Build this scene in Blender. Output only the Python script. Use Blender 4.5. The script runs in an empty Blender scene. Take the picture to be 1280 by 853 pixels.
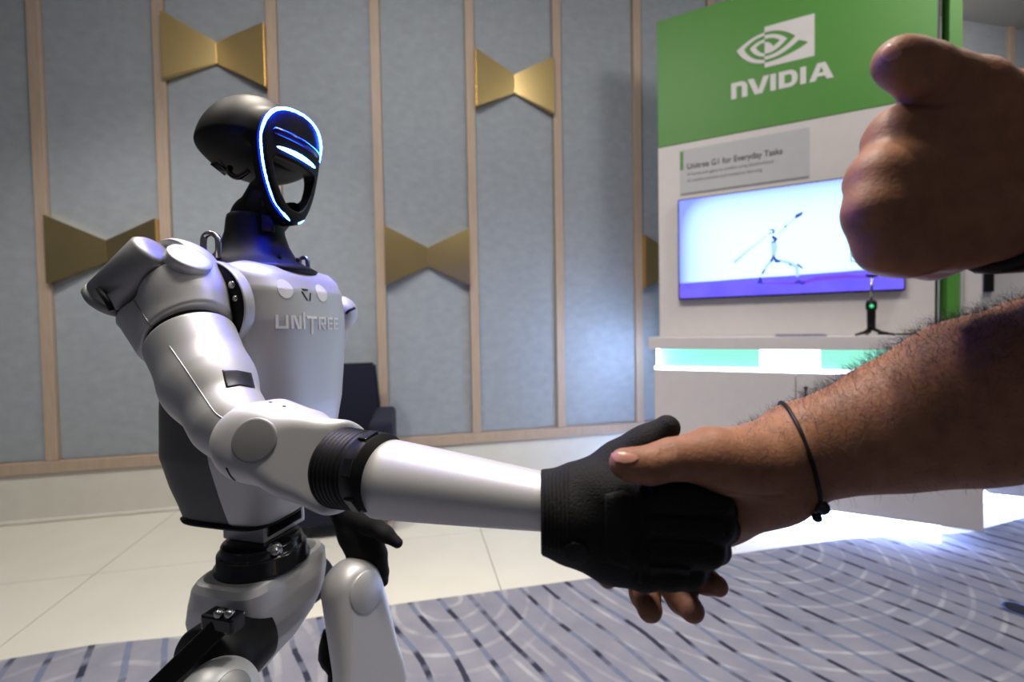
import bpy, bmesh, math, random
import numpy as np
from math import sin, cos, pi, radians, sqrt, atan2
from mathutils import Vector, Matrix
random.seed(7); np.random.seed(7)
S = bpy.context.scene
COL = S.collection

# ------------------------------------------------------------------ camera, world, lights, exposure
FPX, CAMH, PITCH, ROLL = 568.9, 1.03, radians(1.55), -0.0170
cam_d = bpy.data.cameras.new('camera'); cam = bpy.data.objects.new('camera', cam_d); COL.objects.link(cam)
cam_d.sensor_width = 36; cam_d.lens = 36*FPX/1280; cam_d.clip_start = 0.01
cam.matrix_world = Matrix.Translation((0, 0, CAMH)) @ Matrix.Rotation(pi/2-PITCH, 4, 'X') @ Matrix.Rotation(ROLL, 4, 'Z')
cam_d.dof.use_dof = True; cam_d.dof.focus_distance = 0.43; cam_d.dof.aperture_fstop = 5.0
S.camera = cam
S.view_settings.view_transform = 'Standard'; S.view_settings.look = 'None'
S.view_settings.exposure = 0.0; S.view_settings.gamma = 1
w = bpy.data.worlds.new('world'); S.world = w; w.use_nodes = True
w.node_tree.nodes['Background'].inputs[0].default_value = (0.55, 0.60, 0.72, 1)
w.node_tree.nodes['Background'].inputs[1].default_value = 0.115

def lamp(name, typ, loc, target, energy, color, size=0.3, **kw):
    d = bpy.data.lights.new(name, typ); o = bpy.data.objects.new(name, d); COL.objects.link(o)
    o.location = loc; d.energy = energy; d.color = color
    if typ == 'AREA':
        d.shape = 'DISK'; d.size = size
    else:
        d.shadow_soft_size = size
    o.rotation_euler = (Vector(target)-Vector(loc)).to_track_quat('-Z', 'Y').to_euler()
    for k, v in kw.items(): setattr(d, k, v)
    return o
WARM = (1.0, 0.86, 0.70); NEUT = (1.0, 0.94, 0.86)
lamp('downlight_over_robot', 'SPOT', (-0.76, 1.22, 3.1), (-0.25, 0.55, 0.9), 135, WARM, 0.09, spot_size=radians(70), spot_blend=0.6)
lamp('downlight_over_hands', 'SPOT', (-0.18, 0.48, 3.1), (0.22, 0.30, 0.9), 105, WARM, 0.06, spot_size=radians(36), spot_blend=0.6)
lamp('downlight_floor_left', 'SPOT', (-1.7, 1.1, 3.3), (-1.6, 1.9, 0), 170, NEUT, 0.10, spot_size=radians(95), spot_blend=0.8)
lamp('downlight_floor_right', 'SPOT', (0.5, 0.9, 3.3), (0.5, 1.9, 0), 120, NEUT, 0.10, spot_size=radians(90), spot_blend=0.8)
lamp('added_spot_wall_right', 'SPOT', (3.3, 2.4, 3.4), (3.9, 4.0, 2.4), 70, NEUT, 0.1, spot_size=radians(100), spot_blend=0.8)  # extra spot added to brighten the dark wall at the right
lamp('ceiling_panel', 'AREA', (-0.4, 0.9, 3.45), (-0.2, 1.6, 0), 60, NEUT, 1.4)
lamp('ceiling_panel_right', 'AREA', (2.4, 1.2, 3.45), (2.2, 2.6, 1.5), 32, NEUT, 0.8)

# ------------------------------------------------------------------ camera-ray helpers: a pixel at a real distance gives a point in the room
_rt = np.array([cos(ROLL), sin(ROLL)*sin(PITCH), sin(ROLL)*cos(PITCH)])
_up = np.array([-sin(ROLL), cos(ROLL)*sin(PITCH), cos(ROLL)*cos(PITCH)])
_fw = np.array([0, cos(PITCH), -sin(PITCH)])
CAMP = np.array([0, 0, CAMH])
def P(x, y, d): return CAMP+((x-640)/FPX*_rt-(y-426.5)/FPX*_up+_fw)*d
def on_floor(x, y, z=0.0):
    v = P(x, y, 1)-CAMP; return CAMP+v*((z-CAMH)/v[2])
def px(r, d): return r*d/FPX

# ------------------------------------------------------------------ materials
MATS = {}
def mat(name, col, rough=0.5, metal=0.0, noise=0.06, scale=40.0, bump=0.0, emit=None, estr=0.0, spec=0.5, sss=0.0, coat=0.0, stretch=(1, 1, 1), bscale=None):
    m = bpy.data.materials.new(name); m.use_nodes = True
    nt = m.node_tree; b = nt.nodes['Principled BSDF']
    b.inputs['Roughness'].default_value = rough; b.inputs['Metallic'].default_value = metal
    b.inputs['Specular IOR Level'].default_value = spec
    tc = nt.nodes.new('ShaderNodeTexCoord'); mp = nt.nodes.new('ShaderNodeMapping'); mp.inputs['Scale'].default_value = stretch
    nz = nt.nodes.new('ShaderNodeTexNoise'); nz.inputs['Scale'].default_value = scale; nz.inputs['Detail'].default_value = 5
    nt.links.new(tc.outputs['Object'], mp.inputs[0]); nt.links.new(mp.outputs[0], nz.inputs['Vector'])
    cr = nt.nodes.new('ShaderNodeValToRGB')
    c = np.array(col[:3])
    cr.color_ramp.elements[0].position = 0.3; cr.color_ramp.elements[1].position = 0.7
    cr.color_ramp.elements[0].color = (*np.clip(c*(1-noise), 0, 1), 1); cr.color_ramp.elements[1].color = (*np.clip(c*(1+noise), 0, 1), 1)
    nt.links.new(nz.outputs['Fac'], cr.inputs[0]); nt.links.new(cr.outputs[0], b.inputs['Base Color'])
    if bump:
        bp = nt.nodes.new('ShaderNodeBump'); bp.inputs['Strength'].default_value = bump; bp.inputs['Distance'].default_value = 0.002
        n2 = nz
        if bscale:
            n2 = nt.nodes.new('ShaderNodeTexNoise'); n2.inputs['Scale'].default_value = bscale; n2.inputs['Detail'].default_value = 4
            nt.links.new(mp.outputs[0], n2.inputs['Vector'])
        nt.links.new(n2.outputs['Fac'], bp.inputs['Height']); nt.links.new(bp.outputs[0], b.inputs['Normal'])
    if emit:
        b.inputs['Emission Color'].default_value = (*emit, 1); b.inputs['Emission Strength'].default_value = estr
    if sss:
        b.inputs['Subsurface Weight'].default_value = sss; b.inputs['Subsurface Radius'].default_value = (1, .35, .2)
        b.inputs['Subsurface Scale'].default_value = 0.004
    if coat: b.inputs['Coat Weight'].default_value = coat
    MATS[name] = m; return m
M_SILVER = mat('silver_paint', (.57, .57, .575), .44, .45, .03, 900)
M_SILVER2 = mat('silver_paint_grey', (.30, .30, .30), .42, .5, .03, 900)
M_LETTER = mat('bright_silver', (.86, .86, .87), .45, 0, .02, 300)
M_DARK = mat('dark_grey_plastic', (.05, .052, .055), .5, 0, .06, 300)
M_BLACK = mat('black_plastic', (.0045, .0045, .005), .5, 0, .1, 120, spec=.22)
M_BLACKG = mat('gloss_black_plastic', (.006, .006, .008), .18, 0, .1, 120)
M_STEEL = mat('polished_steel', (.42, .41, .40), .25, 1, .05, 60)
M_TAPE = mat('black_tape', (.012, .012, .016), .4, 0, .1, 200)
M_GLOVE = mat('black_glove_fabric', (.0075, .0075, .008), .75, 0, .3, 700, .4, spec=.2)
M_SKIN = mat('skin', (.250, .115, .066), .55, 0, .16, 90, .25, sss=.12, bscale=420, spec=.28)
M_NAIL = mat('nail', (.42, .20, .15), .28, 0, .05, 60, spec=.5)
M_HAIR = mat('arm_hair', (.012, .009, .008), .5, 0, .1, 50)
M_RING = mat('blue_light', (.02, .1, .8), .4, emit=(.003, .032, 1.0), estr=1300)
M_GLOWB = mat('blue_halo_glow', (.01, .03, .4), .4, emit=(.004, .02, .75), estr=1.3)  # dim emission standing in for the halo of the face ring
M_SLIT = mat('blue_light_bar', (.02, .1, .8), .4, emit=(.02, .12, 1.0), estr=150)
M_FELT = mat('grey_felt', (.292, .322, .355), .95, 0, .07, 16, .18, stretch=(1, 1, 1.4), bscale=260, spec=.1)
M_WOOD = mat('pale_batten_wood', (.40, .305, .235), .6, 0, .07, 14, .05, stretch=(6, 6, .6))
M_GOLD = mat('polished_brass', (.80, .60, .27), .27, 1, .05, 6)
M_BASEB = mat('cream_skirting', (.60, .585, .53), .5, 0, .03, 12)
M_TILE = mat('cream_stone_tile', (.63, .61, .545), .32, 0, .03, 5)
M_GROUT = mat('tile_joint', (.56, .54, .48), .8)
M_WHITE = mat('white_laminate', (.60, .565, .555), .45, 0, .02, 20)
M_GREEN = mat('green_print', (.064, .235, .030), .5, 0, .02, 20)
M_PRINT = mat('pale_lettering', (.62, .60, .60), .5, 0, .02, 20)
M_SIGN = mat('grey_sign_print', (.44, .445, .46), .5, 0, .02, 20)
M_TEXT = mat('dark_lettering', (.035, .035, .04), .6)
M_TEXT2 = mat('grey_lettering', (.16, .16, .17), .6)
M_LED = mat('white_led_strip', (.8, .8, .8), .4, emit=(.62, .76, 1.0), estr=9)
M_PLINTH = mat('white_plinth_glow', (.8, .8, .8), .4, emit=(.42, .55, 1.0), estr=20)  # light of the strip under the cabinet put into the plinth as emission
M_LEDE = mat('white_led_end', (.8, .8, .8), .4, emit=(.45, .62, 1.0), estr=55)
M_MINT = mat('mint_board_glow', (.06, .22, .15), .3, emit=(.30, .86, .62), estr=.95)  # strip light falling on the green board put in as emission
M_MINTW = mat('white_board_glow', (.8, .8, .8), .3, emit=(.9, .95, 1), estr=2.2)  # same for the white board: strip light put in as emission
M_NAVY = mat('navy_upholstery', (.003, .004, .020), .9, 0, .2, 300, .3)
M_SHIRT = mat('black_cloth', (.012, .012, .014), .85, 0, .2, 200, .3)
M_TROUS = mat('dark_trouser_cloth', (.02, .022, .03), .85, 0, .2, 200, .3)

# ------------------------------------------------------------------ object helpers
def link(name, me, material=None, parent=None, smooth=True, kind=None, label=None):
    if material is not None:
        me.materials.clear(); me.materials.append(material)
    if smooth:
        me.shade_smooth()
    o = bpy.data.objects.new(name, me); COL.objects.link(o)
    if parent is not None:
        o.parent = parent; o.matrix_parent_inverse = PINV.get(parent.name, Matrix())
    if kind: o['kind'] = kind
    if label: o['label'] = label
    return o
PINV = {}
def thing(name, loc, label, cat, group=None):
    o = bpy.data.objects.new(name, None); COL.objects.link(o); o.location = Vector(loc); o.empty_display_size = .05
    PINV[o.name] = Matrix.Translation(Vector(loc)).inverted()
    o['label'] = label; o['category'] = cat
    if group: o['group'] = group
    return o
def tag(o, label, cat, group=None):
    o['label'] = label; o['category'] = cat
    if group: o['group'] = group
    return o
def mesh(name, v, f):
    me = bpy.data.meshes.new(name); me.from_pydata([tuple(map(float, q)) for q in v], [], [tuple(map(int, q)) for q in f]); me.update(); return me
def from_bm(name, bm):
    bmesh.ops.recalc_face_normals(bm, faces=bm.faces)
    me = bpy.data.meshes.new(name); bm.to_mesh(me); bm.free(); return me
def flat_smooth(o, ang=35):
    me = o.data; me.shade_smooth()
    me.set_sharp_from_angle(angle=radians(ang)); return o

def box_me(name, o, ax, ay, az, x0, x1, y0, y1, z0, z1, bev=0.0, seg=2):
    """box in the frame (o, ax, ay, az), bevelled"""
    bm = bmesh.new(); vs = []
    o, ax, ay, az = map(np.asarray, (o, ax, ay, az))
    for z in (z0, z1):
        for y in (y0, y1):
            for x in (x0, x1): vs.append(bm.verts.new(tuple(o+ax*x+ay*y+az*z)))
    for q in ((0, 1, 3, 2), (4, 6, 7, 5), (0, 4, 5, 1), (2, 3, 7, 6), (0, 2, 6, 4), (1, 5, 7, 3)): bm.faces.new([vs[i] for i in q])
    if bev: bmesh.ops.bevel(bm, geom=bm.edges[:], offset=bev, segments=seg, affect='EDGES', profile=.6)
    return from_bm(name, bm)
def frame_from(d, hint=(0, 0, 1)):
    d = np.asarray(d, float); d = d/np.linalg.norm(d); h = np.asarray(hint, float)
    if abs(d@h) > .95: h = np.array([1., 0, 0]) if abs(d[0]) < .9 else np.array([0, 1., 0])
    a = np.cross(h, d); a /= np.linalg.norm(a); b = np.cross(d, a); return a, b, d
def loft(name, rings, cap0=True, cap1=True, closed_loop=False):
    n = len(rings[0]); v = [p for r in rings for p in r]; f = []
    m = len(rings)
    for i in range(m-1 if not closed_loop else m):
        a = i*n; b = ((i+1) % m)*n
        for j in range(n):
            k = (j+1) % n; f.append((a+j, a+k, b+k, b+j))
    if not closed_loop:
        if cap0: f.append(tuple(range(n-1, -1, -1)))
        if cap1: f.append(tuple(range((m-1)*n, m*n)))
    return mesh(name, v, f)
def lathe(name, p0, p1, prof, n=48, caps=True, squash=1.0, hint=(0, 0, 1)):
    """prof: (t along p0->p1 in metres, radius)"""
    p0 = np.asarray(p0, float); a, b, d = frame_from(np.asarray(p1)-p0, hint)
    rings = []
    for t, r in prof:
        rings.append([p0+d*t+a*(r*cos(2*pi*k/n))+b*(r*squash*sin(2*pi*k/n)) for k in range(n)])
    me = loft(name, rings, caps, caps)
    return me
def tube(name, pts, rad, n=10, closed=False):
    pts = [np.asarray(p, float) for p in pts]; m = len(pts)
    if not hasattr(rad, '__len__'): rad = [rad]*m
    rings = []; prev = None
    for i in range(m):
        t = pts[(i+1) % m]-pts[i-1] if closed else pts[min(i+1, m-1)]-pts[max(i-1, 0)]
        t = t/np.linalg.norm(t)
        if prev is None: a, b, _ = frame_from(t)
        else:
            a = prev-t*(prev@t); a /= np.linalg.norm(a); b = np.cross(t, a)
        prev = a
        rings.append([pts[i]+(a*cos(2*pi*k/n)+b*sin(2*pi*k/n))*rad[i] for k in range(n)])
    return loft(name, rings, not closed, not closed, closed)
def smooth_pts(pts, k=4):
    """Catmull-Rom through points (any dimension)"""
    pts = [np.asarray(p, float) for p in pts]; out = []
    for i in range(len(pts)-1):
        p0 = pts[max(i-1, 0)]; p1 = pts[i]; p2 = pts[i+1]; p3 = pts[min(i+2, len(pts)-1)]
        for j in range(k):
            t = j/k
            out.append(.5*((2*p1)+(p2-p0)*t+(2*p0-5*p1+4*p2-p3)*t*t+(3*p1-p0-3*p2+p3)*t**3))
    out.append(pts[-1]); return out
def prism(name, poly, o, ax, ay, az, t0, t1, bev=0):
    """2-D polygon (x, y) in the plane (o, ax, ay) extruded along az from t0 to t1"""
    o, ax, ay, az = map(np.asarray, (o, ax, ay, az)); bm = bmesh.new()
    lo = [bm.verts.new(tuple(o+ax*x+ay*y+az*t0)) for x, y in poly]; hi = [bm.verts.new(tuple(o+ax*x+ay*y+az*t1)) for x, y in poly]
    n = len(poly); bm.faces.new(lo[::-1]); bm.faces.new(hi)
    for i in range(n): bm.faces.new((lo[i], lo[(i+1) % n], hi[(i+1) % n], hi[i]))
    if bev: bmesh.ops.bevel(bm, geom=bm.edges[:], offset=bev, segments=2, affect='EDGES')
    return from_bm(name, bm)
def join_me(name, mes):
    bm = bmesh.new()
    for m in mes: bm.from_mesh(m)
    me = bpy.data.meshes.new(name); bm.to_mesh(me); bm.free()
    return me
def curve_fill(name, polys, o, ax, ay, az, t0, t1):
    """closed 2-D loops, even-odd filled, laid in the plane (o, ax, ay) with thickness t0..t1 along az"""
    c = bpy.data.curves.new(name, 'CURVE'); c.dimensions = '2D'; c.fill_mode = 'BOTH'; c.extrude = (t1-t0)/2
    for poly in polys:
        s = c.splines.new('POLY'); s.points.add(len(poly)-1)
        for q, (x, y) in zip(s.points, poly): q.co = (x, y, 0, 1)
        s.use_cyclic_u = True
    return curve_to(name, c, o, ax, ay, az, (t0+t1)/2)
def curve_to(name, c, o, ax, ay, az, mid):
    ob = bpy.data.objects.new('tmp', c); COL.objects.link(ob)
    dg = bpy.context.evaluated_depsgraph_get(); me = bpy.data.meshes.new_from_object(ob.evaluated_get(dg)); me.name = name
    bpy.data.objects.remove(ob); bpy.data.curves.remove(c)
    Mx = Matrix.Identity(4)
    for i, a in enumerate((ax, ay, az)):
        for j in range(3): Mx[j][i] = float(a[j])
    oo = np.asarray(o)+np.asarray(az)*mid
    for j in range(3): Mx[j][3] = float(oo[j])
    me.transform(Mx); return me
def text_me(name, s, o, ax, ay, az, width, height, t0, t1, bold=0.0):
    c = bpy.data.curves.new(name, 'FONT'); c.body = s; c.size = 1; c.extrude = .5; c.offset = bold
    ob = bpy.data.objects.new('tmp', c); COL.objects.link(ob)
    dg = bpy.context.evaluated_depsgraph_get(); me = bpy.data.meshes.new_from_object(ob.evaluated_get(dg)); me.name = name
    bpy.data.objects.remove(ob); bpy.data.curves.remove(c)
    n = len(me.vertices); co = np.zeros(n*3); me.vertices.foreach_get('co', co); co = co.reshape(-1, 3)
    x0, x1 = co[:, 0].min(), co[:, 0].max()
    w = np.asarray(o)+np.outer((co[:, 0]-x0)/(x1-x0)*width, ax)+np.outer(co[:, 1]*height/.72, ay)+np.outer((co[:, 2]+.5)*(t1-t0)+t0, az)
    me.vertices.foreach_set('co', w.ravel()); me.update(); return me

# ------------------------------------------------------------------ signed-distance modelling: smooth bodies (hands, gloves, shells)
class SDF:
    def __init__(s, lo, hi, res):
        s.lo = np.asarray(lo, float); s.res = res
        s.n = np.ceil((np.asarray(hi)-s.lo)/res).astype(int)+1
        s.D = np.full(s.n, 1.0, np.float32)
    def _sub(s, lo, hi):
        a = np.maximum(np.floor((lo-s.lo)/s.res).astype(int), 0); b = np.minimum(np.ceil((hi-s.lo)/s.res).astype(int)+1, s.n)
        if (b <= a).any(): return None
        sl = tuple(slice(i, j) for i, j in zip(a, b))
        g = [(s.lo[i]+s.res*np.arange(a[i], b[i])).astype(np.float32) for i in range(3)]
        return sl, g[0][:, None, None], g[1][None, :, None], g[2][None, None, :]
    def _mix(s, sl, d, k, mode):
        D = s.D[sl]
        if mode == 'add':
            if k > 0:
                h = np.maximum(k-np.abs(D-d), 0)/k; s.D[sl] = np.minimum(D, d)-h*h*k*.25
            else: s.D[sl] = np.minimum(D, d)
        elif mode == 'sub':
            d = -d
            if k > 0:
                h = np.maximum(k-np.abs(D-d), 0)/k; s.D[sl] = np.maximum(D, d)+h*h*k*.25
            else: s.D[sl] = np.maximum(D, d)
        elif mode == 'and':
            if k > 0:
                h = np.maximum(k-np.abs(D-d), 0)/k; s.D[sl] = np.maximum(D, d)+h*h*k*.25
            else: s.D[sl] = np.maximum(D, d)
    def cone(s, a, b, r1, r2, k=.004, mode='add'):
        a = np.asarray(a, float); b = np.asarray(b, float); m = max(r1, r2)+k+4*s.res
        q = s._sub(np.minimum(a, b)-m, np.maximum(a, b)+m)
        if q is None: return
        sl, X, Y, Z = q; ba = b-a; L = max(ba@ba, 1e-12)
        x, y, z = X-np.float32(a[0]), Y-np.float32(a[1]), Z-np.float32(a[2])
        t = np.clip((x*ba[0]+y*ba[1]+z*ba[2])/L, 0, 1).astype(np.float32)
        d = np.sqrt((x-t*ba[0])**2+(y-t*ba[1])**2+(z-t*ba[2])**2)-(r1+(r2-r1)*t)
        s._mix(sl, d.astype(np.float32), k, mode)
    def chain(s, pts, rad, k=.004, mode='add'):
        for i in range(len(pts)-1): s.cone(pts[i], pts[i+1], rad[i], rad[i+1], k, mode)
    def func(s, lo, hi, fn, k=.003, mode='add'):
        q = s._sub(np.asarray(lo, float), np.asarray(hi, float))
        if q is None: return
        sl, X, Y, Z = q; s._mix(sl, fn(X, Y, Z).astype(np.float32), k, mode)
    def ell(s, c, rad, k=.004, mode='add', fr=None):
        c = np.asarray(c, float); R = max(rad)+k+4*s.res
        fr = np.eye(3) if fr is None else np.asarray(fr)
        def fn(X, Y, Z):
            x, y, z = X-c[0], Y-c[1], Z-c[2]
            u = [fr[i][0]*x+fr[i][1]*y+fr[i][2]*z for i in range(3)]
            k0 = np.sqrt(sum((u[i]/rad[i])**2 for i in range(3))); k1 = np.sqrt(sum((u[i]/rad[i]**2)**2 for i in range(3)))
            return k0*(k0-1)/np.maximum(k1, 1e-6)
        s.func(c-R, c+R, fn, k, mode)
    def rbox(s, c, half, rnd, k=.003, mode='add', fr=None):
        c = np.asarray(c, float); R = sqrt(sum(h*h for h in half))+k+4*s.res
        fr = np.eye(3) if fr is None else np.asarray(fr)
        def fn(X, Y, Z):
            x, y, z = X-c[0], Y-c[1], Z-c[2]
            q = [np.abs(fr[i][0]*x+fr[i][1]*y+fr[i][2]*z)-(half[i]-rnd) for i in range(3)]
            o = np.sqrt(sum(np.maximum(a, 0)**2 for a in q)); return o+np.minimum(np.maximum(np.maximum(q[0], q[1]), q[2]), 0)-rnd
        s.func(c-R, c+R, fn, k, mode)
    def sample(s, p):
        g = (np.asarray(p)-s.lo)/s.res; g = np.clip(g, 0, s.n-1.001); i = g.astype(int); f = g-i; out = 0
        for dx in (0, 1):
            for dy in (0, 1):
                for dz in (0, 1):
                    w = (f[..., 0] if dx else 1-f[..., 0])*(f[..., 1] if dy else 1-f[..., 1])*(f[..., 2] if dz else 1-f[..., 2])
                    out = out+w*s.D[i[..., 0]+dx, i[..., 1]+dy, i[..., 2]+dz]
        return out
    def normal(s, p):
        e = s.res; g = np.stack([s.sample(p+np.eye(3)[i]*e)-s.sample(p-np.eye(3)[i]*e) for i in range(3)], -1)
        return g/np.maximum(np.linalg.norm(g, axis=-1, keepdims=True), 1e-9)
    def hit(s, o, d, t0, t1, st=None):
        """first surface point along the ray o + d t"""
        st = st or s.res*.7; t = np.arange(t0, t1, st); v = s.sample(o+d*t[:, None]); i = np.argmax(v < 0)
        if v[i] >= 0: return None
        a, b = t[max(i-1, 0)], t[i]
        for _ in range(12):
            m = (a+b)/2
            if s.sample(o+d*m) < 0: b = m
            else: a = m
        return o+d*b
    def mesh(s, name, smooth=2):
        D = s.D; lo, res = s.lo, s.res
        ins = D < 0; nx, ny, nz = D.shape
        cnt = np.zeros((nx-1, ny-1, nz-1), np.int8)
        for dx in (0, 1):
            for dy in (0, 1):
                for dz in (0, 1): cnt += ins[dx:nx-1+dx, dy:ny-1+dy, dz:nz-1+dz]
        act = (cnt > 0) & (cnt < 8); ci = np.argwhere(act); idx = np.full(act.shape, -1, np.int64); idx[act] = np.arange(len(ci))
        pos = np.zeros((len(ci), 3)); num = np.zeros(len(ci))
        cor = [(0, 0, 0), (1, 0, 0), (0, 1, 0), (1, 1, 0), (0, 0, 1), (1, 0, 1), (0, 1, 1), (1, 1, 1)]
        val = [D[ci[:, 0]+c[0], ci[:, 1]+c[1], ci[:, 2]+c[2]] for c in cor]
        for i, j in ((0, 1), (2, 3), (4, 5), (6, 7), (0, 2), (1, 3), (4, 6), (5, 7), (0, 4), (1, 5), (2, 6), (3, 7)):
            a, b = val[i], val[j]; m = (a < 0) != (b < 0); t = np.where(m, a/np.where(m, a-b, 1), 0)
            p = np.array(cor[i])+np.outer(t, np.array(cor[j])-np.array(cor[i])); pos[m] += p[m]; num[m] += 1
        pos = (pos/num[:, None]+ci)*res+lo
        F = []
        for ax in range(3):
            o1, o2 = [(1, 2), (2, 0), (0, 1)][ax]
            sA = [slice(None)]*3; sB = [slice(None)]*3; sA[ax] = slice(0, -1); sB[ax] = slice(1, None)
            A, B = ins[tuple(sA)], ins[tuple(sB)]; e = np.argwhere(A != B)
            ok = (e[:, o1] > 0) & (e[:, o2] > 0) & (e[:, o1] < D.shape[o1]-1) & (e[:, o2] < D.shape[o2]-1); e = e[ok]
            fl = A[tuple(e.T)]
            def cell(d1, d2):
                q = e.copy(); q[:, o1] -= d1; q[:, o2] -= d2; return idx[tuple(q.T)]
            q = np.stack([cell(1, 1), cell(0, 1), cell(0, 0), cell(1, 0)], 1); q[~fl] = q[~fl][:, ::-1]; F.append(q)
        F = np.concatenate(F); F = F[(F >= 0).all(1)]
        E = np.concatenate([F[:, [0, 1]], F[:, [1, 2]], F[:, [2, 3]], F[:, [3, 0]]]); N = len(pos)
        for _ in range(smooth):
            acc = np.zeros_like(pos); c = np.bincount(E[:, 0], minlength=N)+np.bincount(E[:, 1], minlength=N)
            for k in range(3): acc[:, k] = np.bincount(E[:, 0], pos[E[:, 1], k], N)+np.bincount(E[:, 1], pos[E[:, 0], k], N)
            pos = pos*.5+.5*acc/np.maximum(c, 1)[:, None]
            v = s.sample(pos); n = s.normal(pos); pos = pos-n*np.clip(v, -res, res)[:, None]
        me = bpy.data.meshes.new(name); me.vertices.add(N); me.vertices.foreach_set('co', pos.astype(np.float32).ravel())
        me.loops.add(len(F)*4); me.loops.foreach_set('vertex_index', F.astype(np.int32).ravel())
        me.polygons.add(len(F)); me.polygons.foreach_set('loop_start', np.arange(0, len(F)*4, 4, dtype=np.int32))
        me.update(calc_edges=True); me.validate()
        return me
def patch(name, sdf, poly, h, n=22, view=None, depth=(.15, .8), inset=-.0004):
    """raised pad on an SDF surface: grid points inside the outline looked up along the rays from the camera side"""
    poly = np.asarray(poly, float); lo, hi = poly.min(0), poly.max(0)
    ctr = poly.mean(0); bm = bmesh.new(); rings = []
    m = len(poly); K = 6
    dense = []
    for i in range(m):
        for t in np.linspace(0, 1, 5)[:-1]: dense.append(poly[i]*(1-t)+poly[(i+1) % m]*t)
    def pt(q, hh):
        d = P(q[0], q[1], 1)-CAMP; w = sdf.hit(CAMP, d, depth[0], depth[1])
        if w is None: return None
        return w+sdf.normal(w[None])[0]*hh
    for i, s in enumerate([1.0, .93, .8, .55, .25]):
        ring = [pt(ctr+(q-ctr)*s, inset if i == 0 else h) for q in dense]
        if any(r is None for r in ring): continue
        rings.append(ring)
    return loft(name, rings, False, True)

# ================================================================== THE ROOM
A_W = radians(12.3)
W0 = np.array([-2.847, 2.489, 0.0]); WU = np.array([cos(A_W), sin(A_W), 0]); WN = np.array([sin(A_W), -cos(A_W), 0]); ZZ = np.array([0, 0, 1.0])
def wl(s, out, z): return W0+WU*s+WN*out+ZZ*z
def wall_box(name, s0, s1, o0, o1, z0, z1, bev=0): return box_me(name, W0, WU, WN, ZZ, s0, s1, o0, o1, z0, z1, bev)
SL, SR, HT = -2.6, 9.6, 3.6
# floor: mortar bed with the single stone slabs as its parts
floor = link('floor', box_me('floor', (0, 0, 0), (1, 0, 0), (0, 1, 0), ZZ, -7, 8, -5, 5.2, -.06, -.012), M_GROUT, smooth=False, kind='structure')
for i in range(-4, 11):
    for j in range(0, 3):
        s0 = .886+.842*(i-1); n0 = .753*j
        me = wall_box('tile', s0+.0015, s0+.8405, n0+.0015, n0+.7515, -.012, 0.0, .0012)
        link('tile', me, M_TILE, floor, smooth=False)
wall = link('wall_back', wall_box('wall_back', SL, SR, -.20, -.02, -.05, HT), M_FELT, smooth=False, kind='structure')
bat = [.27+.597*k for k in range(-5, 16)]
for k, s in enumerate(bat):
    link('batten', wall_box('batten', s-.029, s+.029, -.02, .028, .335, HT, .003), M_WOOD, wall, smooth=False)
    if k+1 < len(bat): link('felt_panel', wall_box('felt_panel', s+.030, bat[k+1]-.030, -.02, .004, .336, HT, .004), M_FELT, wall, smooth=False)
link('rail', wall_box('rail', SL, SR, -.02, .034, .270, .334, .003), M_WOOD, wall, smooth=False)
link('baseboard_back', wall_box('baseboard_back', SL, SR, -.02, .018, 0.0, .268, .004), M_BASEB, smooth=False, kind='structure')
link('trim_1', wall_box('trim_1', SL, SR, .018, .05, 0.0, .018, .006), M_BASEB, smooth=False, kind='structure')
link('ceiling', box_me('ceiling', (0, 0, 0), (1, 0, 0), (0, 1, 0), ZZ, -6, 7.5, -4, 5.0, HT, HT+.1), M_BASEB, smooth=False, kind='structure')

def bow(cell, zc, label):
    s0 = bat[cell+5]+.031; s1 = bat[cell+6]-.031; sm = (s0+s1)/2
    t = thing('wall_ornament', wl(sm, .03, zc), label, 'wall ornament', 'brass bow ornaments on the wall')
    for a, b in ((s0, sm), (sm, s1)):
        oa, ob = (.062, .026) if a == s0 else (.026, .062); ha, hb = (.189, .062) if a == s0 else (.062, .189)
        bm = bmesh.new(); fr = []; bk = []
        for (s, o, h) in ((a, oa, ha), (b, ob, hb)):
            for sg in (-1, 1):
                fr.append(bm.verts.new(tuple(wl(s, o, zc+sg*h)))); bk.append(bm.verts.new(tuple(wl(s, .005, zc+sg*h*.98))))
        q = (0, 1, 3, 2); bm.faces.new([fr[i] for i in q]); bm.faces.new([bk[i] for i in q][::-1])
        for i in range(4): bm.faces.new((fr[q[i]], fr[q[(i+1) % 4]], bk[q[(i+1) % 4]], bk[q[i]]))
        bmesh.ops.bevel(bm, geom=bm.edges[:], offset=.0025, segments=2, affect='EDGES')
        link('wing', from_bm('wing', bm), M_GOLD, t, smooth=False)
ceil = bpy.data.objects['ceiling']
M_LAMP = mat('downlight_glass', (.9, .9, .85), .4, emit=(1.0, .86, .68), estr=14)
for x_, y_ in ((-2.6, -1.6), (-1.2, -1.6), (.2, -1.6), (1.6, -1.6), (-2.6, -.1), (1.6, -.1), (3.0, -.1), (-2.6, 1.0), (3.0, -1.6)):
    link('downlight', lathe('downlight', (x_, y_, HT-.004), (x_, y_, 0), [(-.003, .07), (.002, .07), (.004, .06), (.004, .001)], 24), M_LAMP, ceil)
bow(1, 2.678, 'brass bow-shaped wall ornament high on the wall above the robot head')
bow(0, 1.507, 'brass bow-shaped wall ornament on the left, partly behind the raised robot shoulder')
bow(4, 2.672, 'brass bow-shaped wall ornament at the top of the wall between robot head and green booth')
bow(3, 1.505, 'brass bow-shaped wall ornament between the robot chest and the middle wall battens')
bow(6, 1.493, 'brass bow-shaped wall ornament mostly hidden behind the left edge of the white booth')
bow(12, 2.86, 'brass bow-shaped wall ornament in the top right corner beyond the green booth')

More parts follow.
